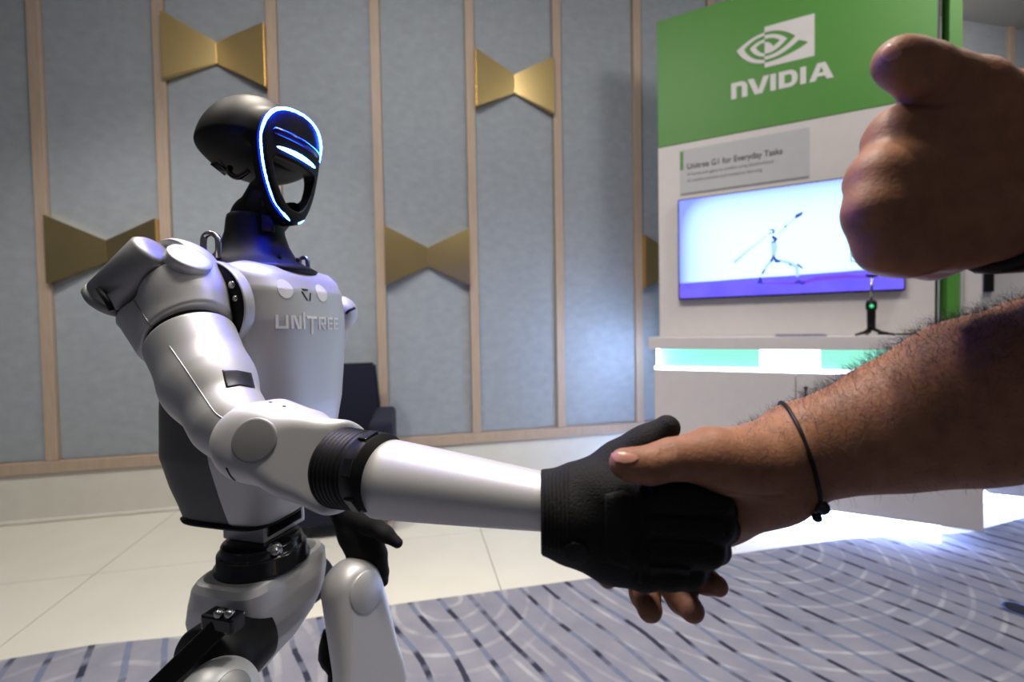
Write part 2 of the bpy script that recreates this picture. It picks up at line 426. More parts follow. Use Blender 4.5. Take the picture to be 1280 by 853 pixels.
# carpet with its dashes and arcs
bp = [(-7, -.2), (-3.2, .95)]+[tuple(on_floor(*q)[:2]) for q in [(0, 828), (120, 808), (235, 797), (370, 778), (500, 757), (640, 738), (760, 722), (900, 697), (1000, 683), (1060, 675), (1130, 670), (1210, 668), (1280, 648)]]+[(4.0, 2.75), (7, 2.9), (7, -4), (-7, -4)]
carpet = link('carpet', prism('carpet', bp, (0, 0, 0), (1, 0, 0), (0, 1, 0), ZZ, .0006, .006), None, smooth=False)
tag(carpet, 'grey-blue patterned carpet with dark dashed lines and pale arcs beneath the handshake', 'carpet')
mc = bpy.data.materials.new('dashed_carpet'); mc.use_nodes = True; nt = mc.node_tree; bs = nt.nodes['Principled BSDF']; bs.inputs['Roughness'].default_value = .95; bs.inputs['Specular IOR Level'].default_value = .1
def N(t, **kw):
    n = nt.nodes.new(t)
    for k, v in kw.items(): setattr(n, k, v)
    return n
def M(op, a, b=None, c=None, clamp=False):
    n = N('ShaderNodeMath', operation=op, use_clamp=clamp)
    for i, v in enumerate((a, b, c)):
        if v is None: continue
        if isinstance(v, (int, float)): n.inputs[i].default_value = v
        else: nt.links.new(v, n.inputs[i])
    return n.outputs[0]
def noise(scale, vec, detail=3):
    n = N('ShaderNodeTexNoise'); n.inputs['Scale'].default_value = scale; n.inputs['Detail'].default_value = detail; nt.links.new(vec, n.inputs['Vector']); return n.outputs['Fac']
def mixc(f, a, b):
    n = N('ShaderNodeMix', data_type='RGBA'); nt.links.new(f, n.inputs[0])
    for i, v in ((6, a), (7, b)):
        if isinstance(v, tuple): n.inputs[i].default_value = (*v, 1)
        else: nt.links.new(v, n.inputs[i])
    return n.outputs[2]
tc = N('ShaderNodeTexCoord'); ob = tc.outputs['Object']; sp = N('ShaderNodeSeparateXYZ'); nt.links.new(ob, sp.inputs[0]); X, Y = sp.outputs[0], sp.outputs[1]
n_lo = noise(1.6, ob, 1); n_mid = noise(7, ob); n_hi = noise(60, ob, 2); n_fib = noise(500, ob, 2)
def lines(period, off, width, wob):
    t = M('ADD', M('MULTIPLY', X, .85/period), M('MULTIPLY', Y, .53/period)); t = M('ADD', M('ADD', t, off), M('MULTIPLY', n_lo, wob)); t = M('ADD', t, M('MULTIPLY', n_hi, .05))
    return M('ABSOLUTE', M('SUBTRACT', M('FRACT', t), .5)), M('FLOOR', t)
ln, lid = lines(.097, .1, .1, 1.2)
al = M('SUBTRACT', M('MULTIPLY', X, .53), M('MULTIPLY', Y, .85))
cb = N('ShaderNodeCombineXYZ'); nt.links.new(M('MULTIPLY', al, 11), cb.inputs[0]); nt.links.new(M('MULTIPLY', lid, 3.7), cb.inputs[1])
dash = noise(1.0, cb.outputs[0], 1)
lm = M('SUBTRACT', 1, M('DIVIDE', M('SUBTRACT', ln, .075), .03), clamp=True)
dk = M('MULTIPLY', lm, M('MULTIPLY', M('SUBTRACT', dash, .47), 9, clamp=True))
bl = M('MULTIPLY', lm, M('MULTIPLY', M('SUBTRACT', .62, dash), 5, clamp=True))
def rings(cx, cy, per, width):
    r = M('SQRT', M('ADD', M('POWER', M('SUBTRACT', X, cx), 2), M('POWER', M('SUBTRACT', Y, cy), 2)))
    t = M('ADD', M('DIVIDE', r, per), M('MULTIPLY', n_hi, .06)); d = M('ABSOLUTE', M('SUBTRACT', M('FRACT', t), .5))
    return r, M('SUBTRACT', 1, M('DIVIDE', M('SUBTRACT', d, width), .05), clamp=True)
rB, mB = rings(1.08, 2.2, .078, .06); rA, mA = rings(-.25, 1.70, .085, .07); rC, mC = rings(-1.2, 1.1, .12, .06)
fade = M('MULTIPLY', M('SUBTRACT', n_mid, .36), 3.2, clamp=True)
inA = M('MULTIPLY', M('SUBTRACT', .42, rA), 12, clamp=True); inC = M('MULTIPLY', M('SUBTRACT', .8, rC), 8, clamp=True); inB = M('SUBTRACT', 1, M('MAXIMUM', inA, inC))
arc = M('MULTIPLY', M('ADD', M('MULTIPLY', mA, inA), M('ADD', M('MULTIPLY', mB, inB), M('MULTIPLY', mC, inC))), fade, clamp=True)
base = mixc(M('MULTIPLY', M('SUBTRACT', n_mid, .3), 2.2, clamp=True), (.205, .205, .262), (.285, .282, .325))
base = mixc(M('MULTIPLY', n_fib, .35), base, (.17, .18, .24))
c1 = mixc(M('MULTIPLY', arc, .48), base, (.52, .52, .54))
c2 = mixc(M('MULTIPLY', bl, .75), c1, (.11, .14, .235)); c3 = mixc(M('MULTIPLY', dk, .93), c2, (.018, .020, .045))
nt.links.new(c3, bs.inputs['Base Color'])
bpn = N('ShaderNodeBump'); bpn.inputs['Strength'].default_value = .5; bpn.inputs['Distance'].default_value = .003; nt.links.new(n_fib, bpn.inputs['Height']); nt.links.new(bpn.outputs[0], bs.inputs['Normal'])
carpet.data.materials.append(mc)
# round floor box set in the carpet at the right edge
fb = on_floor(1276, 765)
t = thing('floor_box', (fb[0], fb[1], .006), 'small round blue floor box set into the carpet at the right edge', 'floor box')
M_FB = mat('blue_grey_metal', (.05, .09, .22), .4, .4)
link('rim', lathe('rim', (fb[0], fb[1], .006), (fb[0], fb[1], 1), [(0, .050), (.003, .049), (.004, .044), (.0015, .040), (0, .040)], 32), M_FB, t)
link('lid', lathe('lid', (fb[0], fb[1], .006), (fb[0], fb[1], 1), [(0, .039), (.002, .0385), (.0028, .03), (.0028, .002)], 32), M_NAVY, t)

# ================================================================== DISPLAY BOOTH
A_K = radians(27.0)
K0 = np.array([2.060, 1.976, 0.0]); KU = np.array([cos(A_K), -sin(A_K), 0]); KV = np.array([sin(A_K), cos(A_K), 0]); KF = -KV
def kb(name, s0, s1, b0, b1, z0, z1, bev=0, o=K0): return box_me(name, o, KU, KV, ZZ, s0, s1, b0, b1, z0, z1, bev)
def kpt(x, y, off):
    v = P(x, y, 1)-CAMP; q = CAMP+v*(((K0-CAMP)@KV+off)/(v@KV)); return float((q-K0)@KU), float(q[2])
booth = thing('display_booth', K0+KU*(-.7)+KV*.2, 'white and green exhibition booth with lit counter and big white eye logo', 'display booth')
link('cabinet', kb('cabinet', -1.397, 0, .018, .42, .10, .783, .003), M_WHITE, booth, smooth=False)
d1 = link('door', kb('door', -1.397, -.7075, 0, .0175, .10, .783, .003), M_WHITE, booth, smooth=False)
d2 = link('door', kb('door', -.7005, 0, 0, .0175, .10, .783, .003), M_WHITE, booth, smooth=False)
kx, kz = kpt(1007, 485, 0)
link('lock', lathe('lock', K0+KU*kx+ZZ*kz, K0+KU*kx+ZZ*kz+KF, [(0, .010), (.004, .010), (.005, .008), (.005, .001)], 20), M_STEEL, d2)
link('key', kb('key', kx-.004, kx+.004, -.012, -.004, kz-.05, kz-.004, .002), M_BLACK, d2, smooth=False)
link('plinth_glow', kb('plinth_glow', -1.36, -.13, .05, .38, .006, .099), M_PLINTH, booth, smooth=False)  # plinth emits in place of the strip that lights it
link('counter', kb('counter', -1.425, .035, -.02, .42, .900, .966, .004), M_WHITE, booth, smooth=False)
for s0, s1, m in ((-1.385, -.861, M_MINT), (-.861, -.587, M_MINTW), (-.587, -.03, M_MINT)):
    link('glow_board', kb('glow_board', s0, s1-.0015, .10, .30, .784, .899), m, booth, smooth=False, label='white middle board under the counter, strip light put in as glow' if m is M_MINTW else None)
link('light_strip', kb('light_strip', -1.397, -.002, .002, .028, .7835, .800, .005), M_LED, booth)
link('light_strip', kb('light_strip', -1.392, -1.387, .05, .40, .79, .895, .001), M_LEDE, booth)
back = link('back_panel', kb('back_panel', -1.414, -.085, .30, .40, .9665, 2.146, .002), M_WHITE, booth, smooth=False)
head = link('header_panel', kb('header_panel', -1.414, -.085, .2975, .40, 2.1475, 2.924, .002), M_GREEN, booth, smooth=False, label='green header panel carrying the logo')
link('channel', kb('channel', -.084, -.041, .42, .45, .9665, 2.924), M_GREEN, booth, smooth=False)
link('side_fin', kb('side_fin', -.040, .009, .30, .40, .9665, 2.924, .002), M_GREEN, booth, smooth=False)
link('edge_trim', kb('edge_trim', -.0842, -.079, .299, .44, 2.15, 2.924), M_DARK, booth, smooth=False)
link('edge_trim', kb('edge_trim', .0095, .022, .31, .40, .9665, 2.0), M_SIGN, booth, smooth=False)
link('side_return', kb('side_return', .0225, .10, .335, .40, .60, 1.9, .002), M_WHITE, booth, smooth=False)

# eye logo: small path interpreter for its outline
PATH = "M8.948 8.798v-1.43a6.7 6.7 0 0 1 .424-.018c3.922-.124 6.493 3.374 6.493 3.374s-2.774 3.851-5.75 3.851c-.398 0-.787-.062-1.158-.185v-4.346c1.528.185 1.837.857 2.747 2.385l2.04-1.714s-1.492-1.952-4-1.952a6.016 6.016 0 0 0-.796.035m0-4.735v2.138l.424-.027c5.45-.185 9.01 4.47 9.01 4.47s-4.08 4.964-8.33 4.964c-.37 0-.733-.035-1.095-.097v1.325c.3.035.61.062.91.062 3.957 0 6.82-2.023 9.593-4.408.459.371 2.34 1.263 2.73 1.652-2.633 2.208-8.772 3.984-12.253 3.984-.335 0-.653-.018-.971-.053v1.864H24V4.063zm0 10.326v1.131c-3.657-.654-4.673-4.46-4.673-4.46s1.758-1.944 4.673-2.262v1.237H8.94c-1.528-.186-2.73 1.245-2.73 1.245s.68 2.412 2.739 3.11M2.456 10.9s2.164-3.197 6.5-3.533V6.201C4.153 6.59 0 10.653 0 10.653s2.35 6.802 8.948 7.42v-1.237c-4.84-.6-6.492-5.936-6.492-5.936z"
def parse_path(d):
    import re
    tk = re.findall(r'[a-zA-Z]|-?(?:\d+\.?\d*|\.\d+)', d); i = 0; cmd = None; cur = np.zeros(2); start = cur.copy(); loops = []; lp = []; ctrl = cur.copy()
    def num():
        nonlocal i
        v = float(tk[i]); i += 1; return v
    def bez(c1, c2, e):
        nonlocal cur, ctrl
        for t in np.linspace(0, 1, 13)[1:]: lp.append((1-t)**3*cur+3*(1-t)**2*t*c1+3*(1-t)*t*t*c2+t**3*e)
        ctrl = c2; cur = e
    while i < len(tk):
        if tk[i].isalpha(): cmd = tk[i]; i += 1
        if cmd in 'zZ':
            if len(lp) > 2: loops.append(lp)
            lp = []; cur = start.copy(); ctrl = cur; continue
        rel = cmd.islower(); o = cur if rel else np.zeros(2); C = cmd.upper()
        if C == 'M':
            if len(lp) > 2: loops.append(lp)
            cur = o+np.array([num(), num()]); start = cur.copy(); lp = [cur.copy()]; ctrl = cur; cmd = 'l' if rel else 'L'
        elif C in 'LHV':
            if not lp: lp.append(cur.copy())
            e = cur.copy()
            if C == 'L': e = o+np.array([num(), num()])
            elif C == 'H': e[0] = o[0]+num()
            else: e[1] = o[1]+num()
            cur = e; ctrl = cur; lp.append(cur.copy())
        elif C == 'C':
            c1 = o+np.array([num(), num()]); c2 = o+np.array([num(), num()]); e = o+np.array([num(), num()]); bez(c1, c2, e)
        elif C == 'S':
            c1 = 2*cur-ctrl; c2 = o+np.array([num(), num()]); e = o+np.array([num(), num()]); bez(c1, c2, e)
        elif C == 'A':
            for _ in range(5): num()
            cur = o+np.array([num(), num()]); ctrl = cur; lp.append(cur.copy())
    if len(lp) > 2: loops.append(lp)
    return loops
sc_x, sc_y = (.592-.97)/-24.0, (2.709-2.483)/(19.94-4.063)
loops = []
for lp in parse_path(PATH):
    keep = [lp[0]]
    for q in lp[1:]:
        if np.linalg.norm(q-keep[-1]) > .02: keep.append(q)
    if np.linalg.norm(keep[0]-keep[-1]) < .05: keep.pop()
    loops.append([(-.970+q[0]*sc_x, 2.709-(q[1]-4.063)*sc_y) for q in keep])
link('eye_logo', join_me('eye_logo', [prism('loop', lp, K0+KV*.2975, KU, ZZ, KF, -.0005, .002) for lp in loops]), M_PRINT, head, smooth=False, label='white eye and square logo')
# wordmark letters, each one outline in units of the letter height
def arc(cx, cy, r, a0, a1, n=6): return [(cx+r*cos(radians(a0+(a1-a0)*i/n)), cy+r*sin(radians(a0+(a1-a0)*i/n))) for i in range(n+1)]
LET = {
 'n': [[(0, 0), (0, 1), (.62, 1)]+arc(.62, .62, .38, 90, 0)+[(1.0, 0), (.66, 0), (.66, .6)]+arc(.56, .62, .12, 0, 90, 3)+[(.33, .74), (.33, 0)]],
 'V': [[(0, 1), (.42, 0), (.88, 0), (1.28, 1), (.93, 1), (.65, .25), (.36, 1)]],
 'I': [[(0, 0), (0, 1), (.33, 1), (.33, 0)]],
 'D': [[(0, 0), (0, 1), (.62, 1)]+arc(.62, .55, .45, 90, 0)+arc(.62, .45, .45, 0, -90), [(.33, .24), (.33, .76), (.60, .76)]+arc(.60, .62, .14, 90, 0, 3)+arc(.60, .38, .14, 0, -90, 3)],
 'A': [[(0, 0), (.44, 1), (.88, 1), (1.32, 0), (.95, 0), (.86, .22), (.44, .22), (.36, 0)], [(.54, .44), (.78, .44), (.66, .78)]]}
x = 0; word = []
for ch in 'nVIDIA':
    wd = max(q[0] for q in LET[ch][0]); word.append((ch, x)); x += wd+{'n': .02, 'V': .06, 'I': .16, 'D': .14, 'A': 0}[ch]
tot = x; lh = .092; lw = .494/tot
for ch, x in word:
    polys = [[(-1.0+(x+a)*lw, 2.3455+b*lh) for a, b in lp] for lp in LET[ch]]
    link('letter', curve_fill('letter', polys, K0+KV*.2975, KU, ZZ, KF, -.0005, .002), M_PRINT, head, smooth=False)
# printed sign with heading and captions
sign = link('info_sign', kb('info_sign', -1.285, -.614, .297, .3005, 1.832, 2.105), M_SIGN, back, smooth=False, label='grey printed sign with heading')
SO = K0+KV*.297
for nm, s, sx, ex, z, h, m, bd in (('heading', 'Unitree G1 for Everyday Tasks', -1.243, -.742, 1.985, .036, M_TEXT, .018),
                                  ('caption', 'A humanoid agent to predict using physics-based', -1.243, -.785, 1.944, .020, M_TEXT2, 0),
                                  ('caption', 'AI reinforcement and imitation learning', -1.243, -.842, 1.906, .020, M_TEXT2, 0)):
    link(nm, text_me(nm, s, SO+KU*sx+ZZ*z, KU, ZZ, KF, ex-sx, h, .0002, .0012, bd*.6), m, sign, smooth=False)
link('green_bar', kb('green_bar', -1.283, -1.266, .2955, .2985, 1.985, 2.096), M_GREEN, sign, smooth=False)
link('rule', kb('rule', -1.280, -.618, .2962, .2985, 1.835, 1.841), M_TEXT2, sign, smooth=False)

# television
tv = thing('television', K0+KU*(-.75)+KV*.27+ZZ*1.19, 'flat television on the booth wall showing a robot swinging its arm', 'television')
link('bezel', kb('bezel', -1.294, -.210, .258, .297, 1.190, 1.797, .003), M_BLACK, tv, smooth=False)
ms = bpy.data.materials.new('screen_picture'); ms.use_nodes = True; nt = ms.node_tree; bs = nt.nodes['Principled BSDF']
tc = N('ShaderNodeTexCoord'); sp = N('ShaderNodeSeparateXYZ'); nt.links.new(tc.outputs['Generated'], sp.inputs[0])
gx, gz = sp.outputs[0], sp.outputs[2]
nn = noise(3, tc.outputs['Generated'], 2)
edge = M('MULTIPLY', M('ADD', M('POWER', M('ABSOLUTE', M('SUBTRACT', M('MULTIPLY', gx, 2), 1)), 6), M('MULTIPLY', M('POWER', gz, 7), .75)), 1.0, clamp=True)
wc = mixc(M('MULTIPLY', edge, .9, clamp=True), (.58, .92, 1.0), (.13, .16, .95))
flr = mixc(nn, (.05, .035, .68), (.17, .13, .80))
isf = M('MULTIPLY', M('SUBTRACT', M('ADD', M('ADD', .155, M('MULTIPLY', gx, .03)), M('MULTIPLY', nn, .02)), gz), 60, clamp=True)
scr_c = mixc(isf, wc, flr)
nt.links.new(scr_c, bs.inputs['Emission Color']); bs.inputs['Emission Strength'].default_value = 1.65; bs.inputs['Base Color'].default_value = (.01, .01, .02, 1); bs.inputs['Roughness'].default_value = .25
scr = link('screen', kb('screen', -1.287, -.217, .2565, .2585, 1.198, 1.790), None, tv, smooth=False); scr.data.materials.append(ms)
M_PIX = mat('screen_dark_blue', (.01, .01, .05), .4, emit=(.02, .03, .42), estr=1.0)
M_PIXL = mat('screen_pale_blue', (.1, .1, .12), .4, emit=(.45, .72, .98), estr=1.0)
SCO = K0+KV*.2565
def stroke(name, pts, wid, m, depth=.0016):
    """flat picture mark on the screen from pixel points of the photograph turned into screen positions"""
    q = [np.array(kpt(x, y, .2565)) for x, y in pts]; L = []; Rr = []
    for i in range(len(q)):
        d = q[min(i+1, len(q)-1)]-q[max(i-1, 0)]; d /= np.linalg.norm(d); nrm = np.array([-d[1], d[0]]); wv = wid[i] if hasattr(wid, '__len__') else wid
        L.append(q[i]+nrm*wv); Rr.append(q[i]-nrm*wv)
    link(name, prism(name, L+Rr[::-1], SCO, KU, ZZ, KF, .0002, depth), m, scr, smooth=False)
def SX(x, y): return (930+x/7.11, 250+y/7.11)      # a zoomed view's pixel to the photograph's
for nm, pts, wd, m in (
    ('racket', [SX(455, 160), SX(475, 140), SX(500, 130), SX(520, 108)], [.006, .010, .009, .004], M_PIX),
    ('picture_arm', [SX(300, 310), SX(340, 275), SX(380, 230), SX(460, 160)], [.004, .004, .003, .003], M_PIXL),
    ('picture_elbow', [SX(362, 250), SX(370, 236), SX(378, 224)], [.004, .006, .003], M_PIX),
    ('picture_head', [SX(222, 270), SX(245, 266), SX(266, 264)], [.002, .004, .003], M_PIX),
    ('picture_head', [SX(208, 303), SX(235, 298), SX(268, 290)], [.002, .003, .004], M_PIX),
    ('picture_head', [SX(262, 264), SX(264, 285), SX(262, 300)], [.005, .005, .004], M_PIX),
    ('picture_shoulder', [SX(250, 322), SX(265, 338), SX(284, 350), SX(270, 372), SX(240, 376)], [.005, .009, .010, .006, .003], M_PIX),
    ('picture_torso', [SX(262, 380), SX(270, 430), SX(262, 500)], [.016, .016, .010], M_PIXL),
    ('picture_hip', [SX(240, 552), SX(262, 505), SX(285, 545), SX(322, 546)], [.008, .012, .010, .008], M_PIX),
    ('picture_thigh', [SX(240, 545), SX(200, 590), SX(178, 630)], [.008, .008, .006], M_PIXL),
    ('picture_leg', [SX(188, 618), SX(172, 640), SX(158, 665)], [.004, .006, .003], M_PIX),
    ('picture_foot', [SX(142, 685), SX(146, 720), SX(140, 745)], [.004, .009, .016], M_PIX),
    ('picture_thigh', [SX(320, 540), SX(400, 560), SX(470, 600), SX(475, 680)], [.008, .010, .010, .008], M_PIXL),
    ('picture_knee', [SX(402, 570), SX(420, 584)], [.004, .006], M_PIX),
    ('picture_leg', [SX(470, 570), SX(500, 590), SX(524, 615)], [.004, .005, .003], M_PIX),
    ('picture_foot', [SX(452, 740), SX(485, 725), SX(520, 742), SX(548, 735)], [.006, .010, .009, .005], M_PIX),
    ('picture_shadow', [SX(-90, 560), SX(60, 430), SX(200, 320)], [.010, .005, .003], M_PIXL)):
    stroke(nm, pts, wd, m)
M_PIXF = mat('screen_violet', (.05, .03, .2), .4, emit=(.17, .06, .72), estr=.9)
stroke('picture_shadow', [SX(150, 740), SX(300, 742), SX(450, 742), SX(560, 725), SX(640, 702), SX(900, 680), SX(1200, 690)], [.003, .004, .006, .010, .012, .010, .003], M_PIXF)
for a, b in (((1064, 312), (1076, 311)), ((1064, 327), (1076, 327)), ((1064, 312), (1064, 327)), ((1072, 312), (1072, 327)), ((1065, 318), (1068, 322))):
    stroke('picture_box', [a, b], .0025, M_PIX)

# small things on the counter
def kp(s, b, z): return K0+KU*s+KV*b+ZZ*z
tb = thing('tablet', kp(-.65, .05, .9665), 'thin closed tablet lying on the booth counter, left of the small tripod', 'tablet')
M_TAB = mat('blue_grey_aluminium', (.42, .45, .62), .25, .5)
link('case', kb('case', -.79, -.575, -.012, .14, .9668, .976, .003), M_TAB, tb, smooth=False)
link('screen_glass', kb('screen_glass', -.785, -.58, -.008, .135, .9762, .9772), M_BLACKG, tb, smooth=False)
gs, gb = -.382, .09
gt = thing('phone_tripod', kp(gs, gb, .9665), 'small black table tripod with green power light standing on the booth counter', 'tripod')
zc = lambda y: kpt(1088, y, gb)[1]
hd = link('grip', lathe('grip', kp(gs, gb, zc(411)), kp(gs, gb, 3), [(0, .014), (.004, .017), (.10, .018), (zc(388)-zc(411), .019), (zc(386)-zc(411), .023), (zc(379)-zc(411), .023), (zc(376)-zc(411), .018), (zc(375)-zc(411), .006)], 24), M_BLACK, gt)
link('power_light', lathe('power_light', kp(gs-.003, gb-.0225, zc(383)), kp(gs-.003, gb-1, zc(383)), [(0, .009), (.002, .008), (.003, .001)], 16), mat('green_light', (.02, .3, .1), .4, emit=(.02, .55, .18), estr=1.2), hd)
link('pole', tube('pole', [kp(gs, gb, zc(376)), kp(gs+.001, gb, zc(345))], [.0065, .005], 12), M_STEEL, gt)
link('clamp', tube('clamp', [kp(gs-.022, gb, zc(343.5)), kp(gs-.012, gb, zc(345)), kp(gs+.012, gb, zc(345)), kp(gs+.05, gb, zc(341))], [.005, .007, .007, .003], 10), M_BLACK, gt)
for s, b in ((-.07, -.04), (.085, -.03), (.0, .10)):
    link('leg', tube('leg', [kp(gs, gb, zc(410)), kp(gs+s*.4, gb+b*.4, .983), kp(gs+s, gb+b, .971)], [.010, .008, .005], 10), M_BLACK, gt)
cab = link('power_cable', tube('power_cable', smooth_pts([kp(gs+.03, gb+.02, .974), kp(gs+.10, gb-.02, .972), kp(gs+.18, gb, .973), kp(gs+.28, gb+.02, .9708), kp(gs+.37, gb+.06, .9708), kp(gs+.40, .25, .9708)], 5), .0042, 8), M_BLACK)
tag(cab, 'black cable lying along the booth counter from the small tripod towards the green fin', 'cable')

# second lit booth behind on the right
q = P(1230, 617, 1)-CAMP; K2 = CAMP+q*((.1-CAMH)/q[2]); K2[2] = 0
b2 = thing('display_booth', K2+KU*.5+KV*.2, 'second white booth with lit base, half hidden behind the right end of the first', 'display booth')
link('cabinet', kb('cabinet', .02, 1.3, 0, .4, .10, .80, .003, K2), M_WHITE, b2, smooth=False)
link('plinth_glow', kb('plinth_glow', .05, 1.27, .04, .36, .006, .099, 0, K2), M_PLINTH, b2, smooth=False)
link('back_panel', kb('back_panel', -.10, 1.3, .40, .46, .10, 1.95, .003, K2), M_WHITE, b2, smooth=False)
v = P(1235, 343, 1)-CAMP; qq = CAMP+v*(((K2-CAMP)@KV+.40)/(v@KV)); ss, zz = float((qq-K2)@KU), float(qq[2])
link('handle', kb('handle', ss-.020, ss+.020, .375, .3995, zz-.105, zz+.16, .004, K2), M_BLACK, b2, smooth=False)
v = P(1246, 388, 1)-CAMP; qq = CAMP+v*(((K2-CAMP)@KV+.40)/(v@KV)); ss, zz = float((qq-K2)@KU), float(qq[2])
link('socket', kb('socket', ss-.045, ss+.045, .388, .3995, zz-.045, zz+.045, .005, K2), mat('white_plastic', (.8, .8, .82), .3), b2, smooth=False)

# armchair behind the robot
ca = on_floor(494, 668); CU, CN = WU, WN
ch = thing('armchair', ca-CU*.28-CN*.2, 'navy upholstered armchair standing against the wall behind the robot', 'armchair')
def cbx(name, s0, s1, o0, o1, z0, z1, bev=.02):
    o = link(name, box_me(name, ca, CU, -CN, ZZ, s0, s1, o0, o1, z0, z1, bev, 3), M_NAVY, ch); return flat_smooth(o, 50)
cbx('base', -.60, -.0, .01, .50, .07, .30); cbx('seat_cushion', -.48, -.125, .0, .42, .305, .43, .035)
cbx('armrest', -.118, 0, 0, .50, .305, .575, .03); cbx('armrest', -.60, -.485, 0, .50, .305, .575, .03)
me = prism('backrest', [(-.59, .30), (-.115, .30), (-.09, .57), (-.115, .84), (-.57, .84), (-.595, .6)], ca-CN*.44, CU, ZZ, -CN, 0, .10, .014)
flat_smooth(link('backrest', me, M_NAVY, ch), 50)
for s in (-.57, -.03):
    for o in (.04, .46): link('foot', tube('foot', [ca+CU*s-CN*o+ZZ*.001, ca+CU*s-CN*o+ZZ*.075], [.014, .02], 10), M_WOOD, ch)

# ================================================================== HUMANOID ROBOT
PH = radians(75); RF = np.array([sin(PH), -cos(PH), 0]); RR = np.array([-cos(PH), -sin(PH), 0]); RO = np.array([-.31, .60, 0.0])
def RL(f, r, z): return RO+RF*f+RR*r+ZZ*z
HD = radians(66); HF = np.array([sin(HD), -cos(HD), 0]); _hr = np.array([-cos(HD), -sin(HD), 0]); TL = radians(8)
HR = _hr*cos(TL)+ZZ*sin(TL); HU = ZZ*cos(TL)-_hr*sin(TL); HO = RO+_hr*(-.0085)+ZZ*1.24
def HL(f, r, u): return HO+HF*f+HR*r+HU*u
robot = thing('humanoid_robot', (RO[0], RO[1], 0.0062), 'silver humanoid robot with glowing blue ring face reaching out its right hand', 'robot')
def seal(n): return 'x'
# ---- torso
TS = [(.785, -.062, .066, .042, 4), (.792, -.060, .074, .049, 4), (.808, -.0565, .0805, .056, 3.6), (.834, -.052, .0916, .066, 3.4), (.876, -.047, .0995, .081, 3.2), (.939, -.0345, .0955, .095, 3),
      (.985, -.027, .0895, .100, 3), (.992, -.0262, .089, .1005, 3), (1.045, -.0165, .0815, .099, 3), (1.082, -.0075, .068, .093, 3.2), (1.099, -.006, .0575, .087, 3.6), (1.110, -.007, .047, .079, 4), (1.1155, -.008, .033, .066, 4), (1.117, -.008, .014, .040, 4)]
def tparam(z):
    zs = [q[0] for q in TS]; return [float(np.interp(z, zs, [q[i] for q in TS])) for i in range(1, 5)]
def sring(z, c, a, b, n, m=96, o=RL):
    out = []
    for k in range(m):
        t = 2*pi*k/m; x, y = cos(t), sin(t)
        out.append(o(c+a*abs(x)**(2/n)*(1 if x > 0 else -1), b*abs(y)**(2/n)*(1 if y > 0 else -1), z))
    return out
zs = sorted(set([q[0] for q in TS]+list(np.linspace(.79, 1.11, 40))))
rg = [sring(z, *tparam(z)) for z in zs]
full = loft('chest_shell', rg, True, True)
def split_me(me, name, keep):
    bm = bmesh.new(); bm.from_mesh(me)
    bmesh.ops.delete(bm, geom=[f for f in bm.faces if not keep(np.array(f.calc_center_median()))], context='FACES')
    out = bpy.data.meshes.new(name); bm.to_mesh(out); bm.free(); return out
isback = lambda p: (p-RO)@RF < -.036+(p[2]-.79)*.10
def bisect_me(me, name, f0, slope, keep_front):
    bm = bmesh.new(); bm.from_mesh(me); nrm = RF-ZZ*slope; co = RL(f0, 0, .79)
    bmesh.ops.bisect_plane(bm, geom=bm.verts[:]+bm.edges[:]+bm.faces[:], plane_co=Vector(co), plane_no=Vector(nrm), clear_inner=keep_front, clear_outer=not keep_front)
    out = bpy.data.meshes.new(name); bm.to_mesh(out); bm.free(); return out
chest = link('chest_shell', bisect_me(full, 'chest_shell', -.036, .10, True), M_SILVER, robot)
def shr(z): c, a, b, n = tparam(z); return c, a*.988, b*.985, n
fullb = loft('b', [sring(z, *shr(z)) for z in zs], True, True)
link('back_shell', bisect_me(fullb, 'back_shell', -.030, .10, False), M_DARK, robot, label='dark grey back shell')
c, a, b, n = tparam(.79)
link('bottom_rim', loft('bottom_rim', [sring(.7825, c-.004, a-.002, b+.0005, n), sring(.7865, c-.004, a-.001, b+.0025, n)]), M_BLACK, robot)
def torso_val(p):
    q = p-RO; z = q[2]
    if z < .785 or z > 1.117: return 1.0
    c, a, b, n = tparam(z); return abs((q@RF-c)/a)**n+abs((q@RR)/b)**n-1
def torso_hit(x, y):
    d = P(x, y, 1)-CAMP; t = .3
    while t < .9:
        if torso_val(CAMP+d*t) < 0: break
        t += .0005
    q = CAMP+d*t-RO; return float(q@RF), float(q@RR), float(q[2])
def chest_f(r, z):
    c, a, b, n = tparam(z); return c+a*max(1-abs(r/b)**n, 0)**(1/n)
def on_chest(name, poly, h, m, parent=chest, sub=6, label=None):
    """raised plate with the outline poly (r, z) hugging the chest"""
    poly = np.asarray(poly, float); ctr = poly.mean(0); dn = []
    for i in range(len(poly)):
        for t in np.linspace(0, 1, sub)[:-1]: dn.append(poly[i]*(1-t)+poly[(i+1) % len(poly)]*t)
    rings = []
    for s, hh in ((1.0, -.0006), (.985, h), (.6, h), (.2, h)):
        rings.append([RL(chest_f(*(ctr+(q-ctr)*s))+hh, *(ctr+(q-ctr)*s)) for q in dn])
    return link(name, loft(name, rings, False, True), m, parent, smooth=False, label=label)
